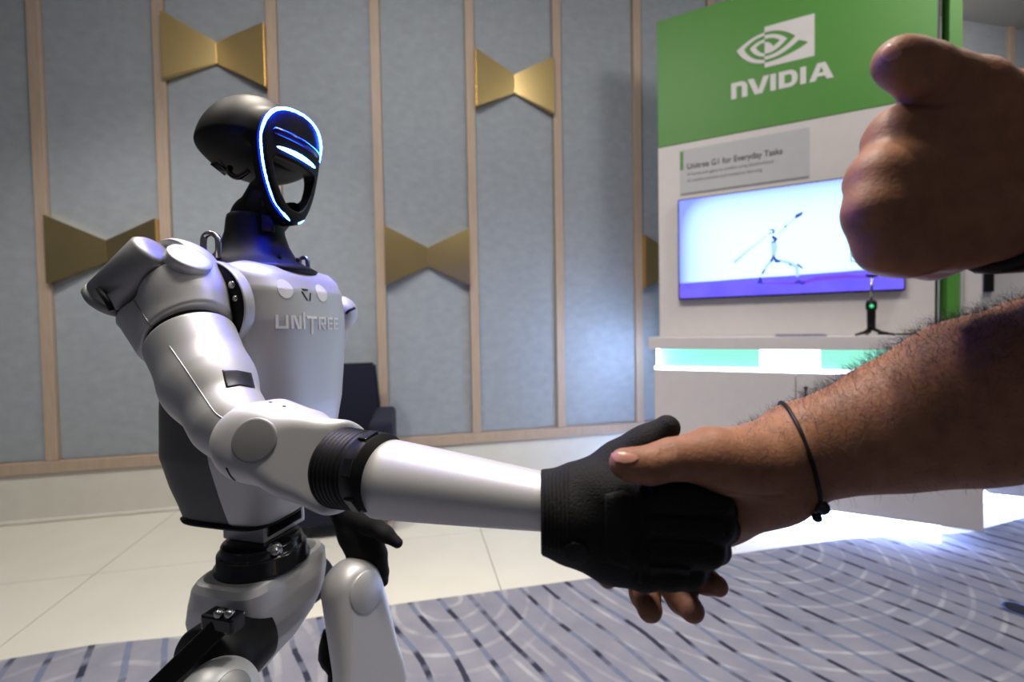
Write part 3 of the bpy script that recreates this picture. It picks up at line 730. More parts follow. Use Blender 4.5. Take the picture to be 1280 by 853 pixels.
def strokes_on_chest(name, rects, m, h=.0010):
    ms = []
    for quad in rects:
        quad = np.asarray(quad, float); K = 4; fr = []; bk = []
        for i in range(K+1):
            t = i/K; A = quad[0]*(1-t)+quad[1]*t; B = quad[3]*(1-t)+quad[2]*t
            for q in (A, B): fr.append(RL(chest_f(*q)+h, *q)); bk.append(RL(chest_f(*q)-.001, *q))
        nv = len(fr); f = []
        for i in range(K):
            j = 2*i; f += [(j, j+1, j+3, j+2), (nv+j, nv+j+2, nv+j+3, nv+j+1), (j, j+2, nv+j+2, nv+j), (j+1, nv+j+1, nv+j+3, j+3)]
        f += [(0, nv, nv+1, 1), (nv-2, nv-1, 2*nv-1, 2*nv-2)]
        ms.append(mesh('s', fr+bk, f))
    return link(name, join_me(name, ms), m, chest, smooth=False)
_, r0, z0 = torso_hit(343.5, 411); _, r1, z1 = torso_hit(422, 412.5)
_, _, zt = torso_hit(345, 393.5); LH = zt-z0
def Lq(u, v): return (r0+(r1-r0)*u, z0+(z1-z0)*u+LH*v)
def rect(u0, v0, u1, v1): return [Lq(u0, v0), Lq(u1, v0), Lq(u1, v1), Lq(u0, v1)]
def para(u0, v0, u1, v1, wd): return [Lq(u0, v0), Lq(u0+wd, v0), Lq(u1+wd, v1), Lq(u1, v1)]
t_ = .030; h_ = .17
strokes_on_chest('letter', [rect(0, 0, t_, 1), rect(t_, 0, .11, h_), rect(.11, 0, .14, 1)], M_LETTER)
strokes_on_chest('letter', [rect(.175, 0, .205, 1), rect(.285, 0, .315, 1), para(.200, 1, .258, 0, .034)], M_LETTER)
strokes_on_chest('letter', [rect(.345, 0, .377, 1.28)], M_LETTER)
strokes_on_chest('letter', [rect(.40, .82, .57, 1), rect(.468, -.38, .504, .82)], M_LETTER)
strokes_on_chest('letter', [rect(.60, 0, .632, 1), rect(.632, .84, .70, 1), rect(.70, .42, .73, 1), rect(.632, .38, .70, .54), para(.695, 0, .645, .38, .036)], M_LETTER)
for u in (.765, .890): strokes_on_chest('letter', [rect(u, 0, u+.030, 1), rect(u+.03, .84, u+.105, 1), rect(u+.03, .42, u+.10, .58), rect(u+.03, 0, u+.105, .16)], M_LETTER)
for cx, cy in ((356.5, 361), (402, 366.5)):
    _, rc, zc_ = torso_hit(cx, cy)
    on_chest('sensor_disc', [(rc+.0105*cos(t), zc_+.0115*sin(t)) for t in np.linspace(0, 2*pi, 24, endpoint=False)], .0006, M_LETTER, sub=2)
# three-bladed emblem
def SXc(x, y):
    _, r, z = torso_hit(320+x/8.531, 330+y/8.531); return (r, z)
M_SLOT = mat('emblem_black', (.004, .004, .005), .6, 0, .05)
for q in ([(478, 262), (505, 264), (556, 272), (545, 288), (500, 286)], [(478, 292), (495, 294), (555, 392), (545, 396)], [(572, 312), (584, 308), (580, 395), (566, 398)]):
    on_chest('emblem_blade', [SXc(*p) for p in q], .0004, M_SLOT, sub=3)
# arm socket on the near side
def sock(sg):
    p0 = RL(-.008, sg*.070, 1.058); d = RL(-.008, sg*1, 1.058)
    o = link('arm_socket', lathe('arm_socket', p0, d, [(0, .053), (.022, .053), (.0245, .051), (.0245, .03), (.0245, .002)], 48), M_BLACK, robot)
    link('socket_rim', lathe('socket_rim', p0, d, [(.012, .0550), (.0235, .0550), (.0252, .0545), (.0252, .0532), (.0235, .0525), (.012, .0525)], 48, False), M_SILVER, robot)
    return o
so = sock(1)
link('screw', lathe('screw', RL(.030, .0935, 1.083), RL(.030, 1, 1.083), [(0, .0045), (.003, .0045), (.004, .003), (.004, .0005)], 16), M_STEEL, so)
link('screw', lathe('screw', RL(.034, .0935, 1.068), RL(.034, 1, 1.068), [(0, .0035), (.003, .0035), (.004, .002), (.004, .0005)], 16), M_STEEL, so)
# lifting shackles
link('shackle', tube('shackle', smooth_pts([P(254.5, 322, .535), P(254.5, 300, .535), P(258, 293.5, .535), P(265, 292, .534), P(271, 296, .532), P(273, 303, .53), P(273, 324, .53)], 5), .0034, 12), M_STEEL, robot)
link('shackle', tube('shackle', smooth_pts([P(374, 338, .655), P(375, 326, .655), P(379, 322.5, .655), P(384, 325, .655), P(385.5, 338, .655)], 5), .0032, 12), M_STEEL, robot)

# ---- neck and head
NC = (-.0245, 0.004)
link('neck', lathe('neck', RL(*NC, 1.0), RL(*NC, 2.0), [(.106, .079), (.112, .078), (.1150, .073), (.120, .061), (.130, .0495), (.144, .0415), (.160, .0365), (.1765, .0345), (.1815, .033), (.183, .031), (.183, .001)], 64, squash=.93, hint=RF), M_BLACK, robot)
link('neck_slot', box_me('neck_slot', RL(*NC, 0), RF*cos(.5)+RR*sin(.5), -RF*sin(.5)+RR*cos(.5), ZZ, .034, .0425, -.009, .006, 1.157, 1.178, .001), M_BLACKG, robot)
for sr in (.020, -.012):
    q = RL(.026, sr, 1.1245); link('neck_screw', lathe('neck_screw', q, q+RF*.6+ZZ, [(-.004, .0028), (.0035, .0028), (.0035, .0005)], 12), M_BLACKG, robot)
RING = [(70.5, 0), (69.5, 12), (67, 22.5), (62, 31.5), (55, 37), (46, 40.3), (35, 41.3), (21, 41), (8, 39.3), (-5, 37), (-21, 33), (-38, 27), (-52, 20), (-61, 13), (-66.5, 6), (-68.5, 0)]
half = smooth_pts([(q[1]/1000, q[0]/1000) for q in RING], 3)
ringp = np.array([(y, u) for y, u in half]+[(-y, u) for y, u in half[-2:0:-1]])
def poly_sd(poly, Y, Z):
    d = np.full(np.broadcast(Y, Z).shape, 1e3, np.float32); sgn = np.zeros(d.shape, bool); n = len(poly)
    for i in range(n):
        a = poly[i]; b = poly[(i+1) % n]; e = b-a; wy = Y-a[0]; wz = Z-a[1]
        t = np.clip((wy*e[0]+wz*e[1])/(e@e), 0, 1); d = np.minimum(d, (wy-t*e[0])**2+(wz-t*e[1])**2)
        c = ((a[1] > Z) != (b[1] > Z)) & (Y < (b[0]-a[0])*(Z-a[1])/((b[1]-a[1]) if b[1] != a[1] else 1e-9)+a[0]); sgn ^= c
    d = np.sqrt(d); return np.where(sgn, -d, d)
ctr = ringp.mean(0); outer = ctr+(ringp-ctr)*1.075
oh = [(0, -55), (6, -54), (12, -49.5), (19, -39), (25.5, -24), (29.5, -8), (30.5, 0), (28, 4.5), (0, 5)]
openp = np.array([(a/1000, b/1000) for a, b in oh]+[(-a/1000, b/1000) for a, b in oh[-2:0:-1]])
hs = SDF((-.145, -.092, -.095), (.055, .092, .125), .00135)
cc = (-.047, 0, 0)
lens = SDF(hs.lo, hs.lo+hs.res*(hs.n-1), hs.res); lens.D = np.full(hs.n, 1., np.float32)
lens.ell((-.045, 0, .030), (.073, .071, .079), 0); lens.ell((-.045, 0, .077), (.090, .086, .077), .002, 'and')
# 'and' only touches the sub-box of the second body, the rest of the first stays outside the zero level
gx_ = (hs.lo[2]+hs.res*np.arange(hs.n[2]))[None, None, :]
lens.D = np.where(gx_ < -.012, 1., lens.D).astype(np.float32)
def front(Y): return .040-7.0*Y*Y
def plate(X, Y, Z):
    d2 = poly_sd(outer, Y[0], Z[0])[None]; fr = X-front(Y); bk = (front(Y)-.025)-X
    w = np.maximum(d2+0*X, np.maximum(fr, bk)); q1 = np.maximum(d2+.004, 0); q2 = np.maximum(np.maximum(fr, bk)+.004, 0)
    return np.where((d2 > -.004) & (np.maximum(fr, bk) > -.004), np.sqrt(q1**2+q2**2)-.004, w)
hs.func((-.01, -.075, -.085), (.05, .075, .095), plate, 0)
hs.D = np.where(True, np.minimum(hs.D, lens.D)-np.maximum(.010-np.abs(hs.D-lens.D), 0)**2/.010*.25, 0).astype(np.float32)
hs.cone((.004, 0, -.050), (-.022, .006, -.062), .020, .030, .008)
hs.cone((.004, .030, -.034), (-.024, .014, -.062), .009, .020, .008); hs.cone((.004, -.030, -.034), (-.024, -.014, -.062), .009, .020, .008)
def hole(X, Y, Z):
    return poly_sd(openp, Y[0], Z[0])[None]-np.clip(front(Y)-X, 0, .03)*.28+np.where(X < .001, (.001-X)*3.0, 0)
hs.func((-.05, -.06, -.07), (.055, .06, .02), hole, .003, 'sub')
# slots for the sensor bar and the light bar
def slot(u, hl, hh, dep):
    for k in range(1): hs.cone((front(0)+.001-.0005, -hl, u), (front(0)+.0005, hl, u), hh, hh, 0, 'sub') if False else None
me = hs.mesh('head_shell', 2)
def to_head(me):
    Mx = Matrix.Identity(4)
    for i, a_ in enumerate((HF, HR, HU)):
        for j in range(3): Mx[j][i] = float(a_[j])
    for j in range(3): Mx[j][3] = float(HO[j])
    me.transform(Mx); return me
hshell = link('head_shell', to_head(me), M_BLACK, robot)
def setb(u): return .0012+.0045*np.clip((.052-u)/.025, 0, 1)*np.clip((u+.068)/.02, .25, 1)
rp = [HL(front(y)-setb(u), y*1.045, ctr[1]+(u-ctr[1])*1.035) for y, u in ringp]
link('ring_halo', tube('ring_halo', [HL(front(y)-setb(u)-.0030, y*1.035, ctr[1]+(u-ctr[1])*1.028) for y, u in ringp], .0030, 10, True), M_GLOWB, robot, label='deep blue added halo glow round the face ring')  # added tube, glows as the halo around the ring
link('face_light_ring', tube('face_light_ring', rp, .0018, 10, True), M_RING, robot, label='glowing blue ring light round the face')
def face_bar(name, hl, u, rad, m, out, k=17, taper=True, label=None):
    pts = []; rs = []
    for y in np.linspace(-hl, hl, k):
        pts.append(HL(front(y)+out, y, u)); e = sqrt(max(1-(y/hl)**2, 0)) if taper else min(1, sqrt(max(1-((abs(y)-(hl-rad))/rad)**2, 0)) if abs(y) > hl-rad else 1); rs.append(max(rad*e, .0003))
    return link(name, tube(name, pts, rs, 12), m, robot, label=label)
face_bar('light_bar', .0315, .0165, .0034, M_SLIT, -.0012, label='glowing blue bar across the face')
face_bar('sensor_bar', .0355, .0365, .0056, mat('sensor_glass', (.004, .008, .06), .12, coat=.5), -.0028, 21, False, 'dark glossy sensor bar')
link('head_cable', tube('head_cable', smooth_pts([HL(-.035, .040, -.004), HL(-.030, .043, -.014), HL(-.018, .040, -.020), HL(-.004, .036, -.012)], 5), .0035, 10), M_BLACKG, robot)
for i in range(3): link('head_vent', tube('head_vent', [HL(-.088+.012*i, .032+.004*i, .0135-.0035*i), HL(-.092+.012*i, .010, .009-.0035*i)], .0016, 8), M_BLACKG, robot)

# ---- right arm (camera side)
def frame_cam(c):
    d = CAMP-c; return d/np.linalg.norm(d)
def halfspace(s, p, nrm, k=.002):
    p = np.asarray(p); nrm = np.asarray(nrm)/np.linalg.norm(nrm)
    g = [s.lo[i]+s.res*np.arange(s.n[i]) for i in range(3)]
    d = ((g[0]-p[0])*nrm[0])[:, None, None]+((g[1]-p[1])*nrm[1])[None, :, None]+((g[2]-p[2])*nrm[2])[None, None, :]
    s._mix((slice(None),)*3, d.astype(np.float32), k, 'and')
def bounds(ps, m): ps = np.array(ps); return ps.min(0)-m, ps.max(0)+m
S0, S1, S2, S3 = P(229, 343, .492), P(238, 424, .477), P(263, 481, .457), P(300, 540, .428)
axu = (S3-S1)/np.linalg.norm(S3-S1)
sh = SDF(*bounds([S0, S1, P(150, 380, .49)], .06), .0015)
sh.chain([P(227, 338, .493), P(232, 372, .486), P(238, 418, .476)], [px(41, .49), px(44, .486), px(49, .476)], .01)
sh.cone(P(165, 372, .485), P(205, 428, .478), px(27, .485), px(30, .478), .012)
sh.cone(P(140, 372, .487), P(165, 385, .485), px(19, .485), px(25, .485), .008)
D0, D1 = P(193, 316, .466), P(131, 379, .470)
sh.cone(D0-(D1-D0)*.02, D1+(D1-D0)*.25, px(28, .466), px(28, .466), .003, 'sub')
capn = .60*_rt+.74*_up-.27*_fw; capn /= np.linalg.norm(capn); pc = P(238, 322, .470)
halfspace(sh, pc, capn, .012)
halfspace(sh, S1-axu*.0035, axu, .003)
shoulder = link('shoulder_housing', sh.mesh('shoulder_housing'), M_SILVER, robot)
L = np.linalg.norm(D1-D0); rD = px(26.5, .468)
mot = link('shoulder_motor', lathe('shoulder_motor', D0, D1, [(-.004, .004), (-.004, rD-.004), (0, rD), (L*.86, rD), (L*.862, rD-.001), (L*.885, rD-.001), (L*.887, rD), (L-.002, rD), (L, rD-.002), (L, rD*.8), (L-.004, rD*.78), (L-.004, .002)], 56), M_SILVER2, robot, label='darker grey shoulder motor drum')
for k in (0.9, 1.9): 
    a_, b_, d_ = frame_from(D1-D0); q = D0+d_*L*.93-(a_*cos(k)+b_*sin(k))*0+frame_cam(D0)*0
q = D0+(D1-D0)*.97; tc_ = frame_cam(q)
dn = P(138, 393, .46)-P(123, 362, .46); dn /= np.linalg.norm(dn)
link('motor_slot', tube('motor_slot', [P(124, 361, .449), P(134, 376, .444), P(140, 388, .446)], .0028, 8), M_BLACK, mot)
# oval cap on top of the shoulder, facing up and to the robot's front
link('shoulder_cap', lathe('shoulder_cap', pc-capn*.010, pc+capn, [(0, .0210), (.0100, .0210), (.0110, .0203), (.0119, .016), (.0124, .010), (.0126, .001)], 48), M_SILVER, robot)
link('shoulder_ring', lathe('shoulder_ring', S1-axu*.012, S1+axu, [(0, px(44, .477)), (.022, px(46, .477))], 48), M_BLACK, robot)
ua = SDF(*bounds([S1, S2, S3, P(320, 560, .42)], .06), .0015)
ua.chain([S1, S2, P(288, 527, .436), P(312, 556, .425)], [px(51, .477), px(49.5, .457), px(41, .436), px(36, .425)], .012)
halfspace(ua, S1+axu*.0035, -axu, .004)
upper = link('upper_arm', ua.mesh('upper_arm'), M_SILVER, robot)
def surf_line(name, s, pts, rad, m, parent, lift=0.0, k=6):
    out = []
    for q in smooth_pts(pts, k):
        h = s.hit(CAMP, P(q[0], q[1], 1)-CAMP, .2, .8)
        if h is not None: out.append(h+s.normal(h[None])[0]*lift)
    return link(name, tube(name, out, rad, 8), m, parent)
surf_line('seam', ua, [(212, 433), (232, 462), (252, 492), (268, 515), (280, 524)], .0006, M_SILVER, upper)
surf_line('seam', sh, [(168, 376), (182, 398), (199, 423)], .0009, M_SILVER2, shoulder)
tape = patch('arm_tape', ua, [(277, 462.5), (296, 463), (314, 466.5), (319, 486), (300, 482.5), (282, 485.5)], .0012, depth=(.3, .6))
link('arm_tape', tape, M_TAPE, upper, label='black tape band on the upper arm')
# elbow
E0 = P(318, 552, .420); E1 = P(380, 571, .406); E2 = P(426, 584, .394); F0 = P(482, 598, .3805); F1 = P(679, 627, .309)
axf = (F1-F0)/np.linalg.norm(F1-F0)
el = SDF(*bounds([E0, E1, E2], .065), .0015)
el.cone(E0, P(326, 553, .419), px(46, .42), px(46, .419), 0)
el.chain([P(326, 553, .419), E1, E2, E2+axf*.03], [px(46, .419), px(49, .406), px(54, .394), px(55, .394)], .012)
el.cone(P(352, 520, .437), P(392, 533, .428), px(20, .437), px(18, .428), .012)
kc = np.linalg.norm(CAMP-E0); ce = frame_cam(E0); ce = ce-axf*(ce@axf)*.65; ce /= np.linalg.norm(ce)
halfspace(el, E2+axf*.001, axf, .006)
halfspace(el, E0+ce*px(43, .42), ce, .008)
elbow = link('elbow_housing', el.mesh('elbow_housing'), M_SILVER, robot)
cp = el.hit(CAMP, P(318, 551, 1)-CAMP, .25, .5)
link('elbow_cap', lathe('elbow_cap', cp-ce*.004, cp+ce, [(0, .0196), (.0040, .0196), (.0048, .019), (.0052, .0172), (.0052, .0005)], 48), M_SILVER2, elbow, label='round grey elbow cover')
surf_line('seam', el, [(283, 585), (290, 597), (303, 607), (318, 613)], .0008, M_BLACK, elbow)
for q in ((338, 503), (355, 508)):
    h = el.hit(CAMP, P(*q, 1)-CAMP, .25, .55)
    if h is not None: link('screw', lathe('screw', h-ZZ*.001, h+el.normal(h[None])[0]*.1, [(0, .0016), (.0012, .0016), (.0012, .0003)], 10), M_BLACK, elbow)
# bellows, collar, forearm
rb = px(49.5, .392); prof = [(-.004, rb*.9)]
for i in range(6):
    t0 = i*.0046; prof += [(t0, rb*.93), (t0+.0009, rb*.995-.0003*i), (t0+.0032, rb*1.0-.0003*i), (t0+.0041, rb*.93)]
prof += [(.0285, rb*.9)]
B0 = E2+axf*.0015
axb = axf
link('bellows', lathe('bellows', B0, B0+axb, prof, 72), M_BLACK, robot)
C0 = B0+axb*.0285; lenc = max((F0-C0)@axf+.006, .012); rc = px(48, .383)
col = link('forearm_collar', lathe('forearm_collar', C0-axf*.002, C0+axf, [(0, rc*.9), (.0005, rc*.97), (lenc*.3, rc*1.0), (lenc*.32, rc*.96), (lenc*.36, rc*.96), (lenc*.38, rc*1.0), (lenc*.95, rc*.985), (lenc*1.1, rc*.96)], 64), M_BLACK, robot)
a_, b_, d_ = frame_from(axf)
tcam = frame_cam(C0)
for th in (20, 75, 130, 200):
    dirv = (tcam-axf*(tcam@axf)); dirv /= np.linalg.norm(dirv); u2 = np.cross(axf, dirv); v_ = dirv*cos(radians(th-75))+u2*sin(radians(th-75)); w_ = np.cross(axf, v_)
    link('lug', box_me('lug', C0, axf, v_, w_, lenc*.45, lenc*.93, rc*.93, rc+.0013, -.007, .007, .0008), M_BLACKG, col, smooth=False)
LF = np.linalg.norm(F1-F0); rA_, rB_ = px(48.5, .3805), px(35.5, .309)
prf = [(-.0005, rA_-.003), (0, rA_-.0006), (.0008, rA_)]+[(LF*t, rA_+(rB_-rA_)*(t**1.08)) for t in np.linspace(.03, 1, 14)]+[(LF+.022, rB_*.9)]
link('forearm', lathe('forearm', F0, F1, prf, 72), M_SILVER, robot)

# ---- right glove
g0 = P(676, 637, .309)
gl = SDF(*bounds([P(660, 560, .34), P(940, 760, .34), P(660, 560, .25), P(940, 760, .25), P(850, 510, .3)], .012), .0011)
def C_(*pts, k=.006):
    q = [P(p[0], p[1], p[2]) for p in pts]; gl.chain(q, [px(p[3], p[2]) for p in pts], k)
C_((712, 622, .306, 38), (760, 622, .300, 37), (803, 622, .296, 30)); C_((714, 645, .305, 42), (760, 648, .300, 38), (805, 652, .294, 30))
C_((712, 660, .306, 40), (760, 672, .300, 38), (805, 682, .295, 30)); C_((716, 668, .307, 36), (765, 690, .303, 36), (803, 710, .299, 28))
C_((803, 622, .293, 28), (850, 625, .288, 26), (888, 630, .290, 25), (902, 636, .300, 19), (898, 640, .315, 16), k=.0025)
C_((805, 652, .291, 28), (852, 655, .286, 25), (892, 657, .288, 24), (905, 661, .298, 18), (900, 664, .313, 15), k=.0025)
C_((805, 684, .291, 28), (848, 686, .287, 25), (882, 687, .289, 23), (895, 688, .298, 17), (890, 690, .312, 15), k=.0025)
C_((803, 710, .296, 26), (835, 714, .291, 23), (858, 714, .293, 22), (868, 713, .301, 17), (862, 712, .314, 14), k=.0025)
C_((735, 610, .308, 34), (775, 578, .312, 24), (805, 557, .309, 20), (834, 535, .306, 16), k=.010)
C_((640, 634, .309, 46), (690, 640, .308, 50), (712, 643, .306, 56), k=.004)
halfspace(gl, P(676, 638, .309), -_rt-.15*axf, .002)
glove = link('glove', gl.mesh('glove', 2), M_GLOVE, robot, label='black padded work glove on the right hand')
for nm, poly, h in (('knuckle_pad', [(756, 617), (780, 612), (790, 620), (792, 700), (786, 712), (764, 706), (755, 690)], .0016),
                    ('finger_pad', [(811, 604), (860, 606), (905, 622), (905, 640), (850, 643), (812, 641)], .0018),
                    ('finger_pad', [(811, 663-14), (850, 648), (906, 652), (906, 670), (850, 669), (812, 667)], .0016),
                    ('finger_pad', [(811, 675), (850, 676), (892, 679), (890, 697), (850, 699), (812, 697)], .0018),
                    ('finger_pad', [(811, 706), (840, 707), (864, 709), (860, 725), (835, 728), (812, 726)], .0016),
                    ('hand_strap', [(797, 606), (804, 604), (806, 650), (806, 700), (803, 732), (797, 730), (799, 690), (799, 650)], .0012),
                    ('cuff_strap', [(700, 684), (716, 676), (732, 680), (738, 692), (728, 703), (708, 699)], .0020)):
    link(nm, patch(nm, gl, poly, h, depth=(.2, .4)), M_GLOVE, glove)
for i in range(7):
    x = 680+5*i; tb_ = 594-i*1.6; bb = 688+i*1.8
    surf_line('cuff_rib', gl, [(x-.5, tb_+2), (x, (tb_+bb)/2), (x-.5, bb-4)], .0007, M_GLOVE, glove)

# ---- pelvis and waist
PS = [(.566, -.068, .022, .014, 3), (.572, -.069, .032, .022, 3), (.585, -.068, .0404, .032, 3.4), (.608, -.0586, .0526, .047, 3.6), (.639, -.0495, .063, .062, 4), (.665, -.0416, .0647, .071, 4.4), (.692, -.0353, .0595, .0755, 4.6), (.714, -.0325, .0545, .0755, 4.6), (.7215, -.032, .050, .071, 4.6), (.7235, -.032, .046, .067, 4.6), (.7236, -.032, .003, .004, 3)]
zp = [q[0] for q in PS]; zz_ = sorted(set(zp+list(np.linspace(.575, .71, 24))))
pel = link('pelvis', loft('pelvis', [sring(z, *[float(np.interp(z, zp, [q[i] for q in PS])) for i in range(1, 5)]) for z in zz_]), M_SILVER, robot)
flat_smooth(pel, 24)
link('pelvis_top', loft('pelvis_top', [sring(.7232, -.032, .0445, .0655, 4.6), sring(.7242, -.032, .044, .065, 4.6)]), M_SILVER2, robot)
hx = (318, 762)
link('waist_bracket', box_me('waist_bracket', RL(-.040, -.018, 0), RF, RR, ZZ, -.036, .030, -.036, .040, .757, .7845, .002), M_SILVER, robot, smooth=False)
link('bracket_slot', box_me('bracket_slot', RL(-.040, -.018, 0), RF, RR, ZZ, .026, .0312, -.030, .034, .7625, .7795, .002), M_BLACKG, robot, smooth=False)
wc_ = (-.029, .004)
link('waist_motor', lathe('waist_motor', RL(*wc_, 0), RL(*wc_, 1), [(.7237, .001), (.7237, .0575), (.727, .0575), (.729, .054), (.744, .0535), (.7455, .051), (.7465, .0485), (.7545, .0485), (.7565, .046), (.7565, .001)], 72), M_BLACKG, robot)
q = RL(.010, .026, .752); dd = RF*.75+RR*.65
link('waist_bolt', lathe('waist_bolt', q-dd*.004, q+dd, [(0, .010), (.006, .010), (.008, .008), (.0085, .0045), (.011, .0045), (.011, .0005)], 24), M_STEEL, robot)
vq = RL(.021, .0745, .70)
link('pelvis_bolt', lathe('pelvis_bolt', RL(.004, .072, .690), RL(.004, 1, .690), [(0, .004), (.0040, .004), (.0048, .003), (.003, .0012)], 16), M_STEEL, robot)
# ---- legs (thigh, knee, shin, foot down to the carpet)
hc = P(270, 826, .52)
hipm = link('hip_motor', lathe('hip_motor', hc, hc+RR, [(-.05, .040), (.000, .0455), (.012, .0455), (.016, .043), (.016, .018), (.020, .016), (.020, .001)], 56), M_BLACK, robot)
la, lb = P(281, 777, .487), P(150, 905, .462); lu = (lb-la)/np.linalg.norm(lb-la); lv = frame_cam(la); lv = lv-lu*(lv@lu); lv /= np.linalg.norm(lv); lw_ = np.cross(lu, lv)
link('hip_link', box_me('hip_link', la, lu, lv, lw_, -.004, np.linalg.norm(lb-la), -.006, .006, -.0105, .0105, .003), M_BLACK, robot, smooth=False)
hb = link('hip_bracket', box_me('hip_bracket', P(279, 773, .489), RF, RR, ZZ, -.020, .022, -.008, .010, -.010, .007, .003), M_BLACKG, robot, smooth=False)
for x_ in (271, 284): q = P(x_, 769, .476); link('bracket_bolt', lathe('bracket_bolt', q-RR*.006, q+RR, [(0, .0042), (.0065, .0042), (.0072, .003), (.0072, .0005)], 14), M_STEEL, hb)
def leg_sdf(pts, rad, k, name, res=.0022):
    s = SDF(*bounds(pts, max(rad)+.015), res); s.chain(pts, rad, k); return s
K1 = P(270, 1110, .455)
th = leg_sdf([P(271, 879, .475), P(268, 960, .47), K1], [px(49, .475), px(46, .47), .036], .02, 'thigh')
thg = link('thigh', th.mesh('thigh'), M_SILVER, robot)
h = th.hit(CAMP, P(292, 862, 1)-CAMP, .3, .6)
if h is not None: nn_ = th.normal(h[None])[0]; link('thigh_cap', lathe('thigh_cap', h-nn_*.002, h+nn_, [(0, .017), (.0022, .017), (.0028, .016), (.003, .001)], 32), M_SILVER2, thg)
T0, T1 = P(440, 736, .64), P(470, 868, .61); Tk = P(478, 1010, .60)
tl = leg_sdf([T0, T1, Tk], [px(36, .64), px(45, .61), .036], .02, 'thigh', .0018)
tcn = RF*.85+frame_cam(T0)*.5; tcn /= np.linalg.norm(tcn); tcp = P(441, 737, .64)+tcn*.0305
halfspace(tl, tcp, tcn, .008)
tlo = link('thigh', tl.mesh('thigh'), M_SILVER, robot)
def disc_on(s, x, y, rw, m, parent, nm, d0=.4, d1=.8, up=.0022):
    h = s.hit(CAMP, P(x, y, 1)-CAMP, d0, d1); n_ = s.normal(h[None])[0]; n_ = n_*.55+RF*.45+frame_cam(h)*.15; n_ /= np.linalg.norm(n_)
    return link(nm, lathe(nm, h-n_*.006, h+n_, [(0, rw), (.006+up*.5, rw), (.006+up, rw*.97), (.0065+up, .001)], 40), m, parent)
link('thigh_cap', lathe('thigh_cap', tcp-tcn*.006, tcp+tcn, [(0, .0262), (.0068, .0262), (.0076, .0254), (.008, .001)], 48), M_SILVER, tlo)
link('hip_motor', lathe('hip_motor', RL(-.030, -.05, .648), RL(-.030, -1, .648), [(0, .030), (.03, .032), (.055, .030), (.06, .02), (.06, .001)], 40), M_BLACK, robot)
link('hip_link', tube('hip_link', smooth_pts([P(414, 790, .645), P(408, 820, .64), P(420, 838, .635), P(418, 870, .63)], 3), .012, 8), M_BLACK, robot)
for kn, sgn in ((K1, 1), (Tk, -1)):
    an = np.array([kn[0]-.03, kn[1]+.02, .075]); 
    link('knee_motor', lathe('knee_motor', kn-RR*.045, kn+RR, [(0, .034), (.004, .038), (.086, .038), (.09, .034), (.09, .001)], 36), M_BLACK, robot)
    s = leg_sdf([kn, kn*.55+an*.45+RF*.004, an], [.036, .034, .022], .015, 'shin', .003); link('shin', s.mesh('shin'), M_SILVER, robot)
    link('foot', box_me('foot', an*np.array([1, 1, 0])+RF*.03, RF, RR, ZZ, -.09, .11, -.033, .033, .0062, .050, .012, 3), M_BLACK, robot)
    link('ankle', lathe('ankle', an-RR*.03, an+RR, [(0, .022), (.06, .022), (.06, .001)], 24), M_BLACK, robot)

# ---- left arm, mostly behind the torso
ls = SDF(*bounds([P(395, 392, .75), P(430, 520, .73)], .05), .0018)
ls.cone(P(398, 398, .752), P(424, 392, .745), px(26, .75), px(22, .745), .006)
lsh = link('shoulder_housing', ls.mesh('shoulder_housing'), M_SILVER, robot)
q0, q1 = P(415, 405, .752), P(392, 525, .752)
s = leg_sdf([q0, (q0+q1)/2, q1], [px(21, .732), px(20, .73), px(19, .73)], .01, 'upper_arm'); link('upper_arm', s.mesh('upper_arm'), M_SILVER, robot)
link('shoulder_ring', tube('shoulder_ring', [P(428, 396, .728), P(437, 388, .722), P(444, 385, .726)], .0024, 8), M_BLACK, robot)
q2 = P(428, 632, .685)
s = leg_sdf([P(396, 530, .750), P(418, 575, .72), q2], [px(22, .735), px(21, .71), px(15, .685)], .01, 'forearm'); link('forearm', s.mesh('forearm'), M_SILVER, robot)
lg = SDF(*bounds([P(415, 625, .68), P(508, 740, .68), P(450, 640, .63)], .03), .0016)
def G_(*pts, k=.006):
    lg.chain([P(p[0], p[1], p[2]) for p in pts], [px(p[3], p[2]) for p in pts], k)
G_((430, 640, .682, 17), (446, 664, .676, 23), (456, 684, .672, 24))
G_((462, 668, .668, 14), (472, 694, .664, 12), (477, 716, .664, 9), (479, 727, .667, 6.5), k=.003)
G_((452, 690, .674, 14), (466, 706, .672, 11), (473, 719, .672, 8), (476, 728, .674, 6), k=.003)
G_((446, 686, .682, 13), (454, 702, .684, 10), (464, 716, .686, 8), (470, 724, .686, 6), k=.003)
G_((440, 680, .69, 12), (446, 694, .692, 9), (454, 706, .694, 7), k=.003)
G_((440, 648, .672, 15), (462, 655, .655, 12.5), (482, 668, .648, 9.5), (497, 679, .645, 6.5), k=.005)
link('glove', lg.mesh('glove', 2), M_GLOVE, robot, label='black glove on the lowered left hand')

# ================================================================== PERSON (stands to the right, out of frame but for both arms)
EL_R = np.array([.47, .275, 1.03]); SH_R = np.array([.66, .30, 1.30]); EL_L = np.array([.50, .10, 1.10]); SH_L = np.array([.70, -.06, 1.32])
person = thing('person', (.80, .12, .0062), 'person in dark clothes with bare brown forearms, shaking the robot hand and raising a thumb', 'person')
# ---- right hand and forearm
hand = SDF(*bounds([P(745, 640, .33), P(1300, 480, .25), P(1300, 350, .30), P(1300, 640, .33), P(800, 780, .33), P(900, 520, .25), P(800, 640, .355)], .022), .0012)
def A_(s, *pts, k=.010):
    s.chain([P(p[0], p[1], p[2]) for p in pts], [px(p[3], p[2]) for p in pts], k)
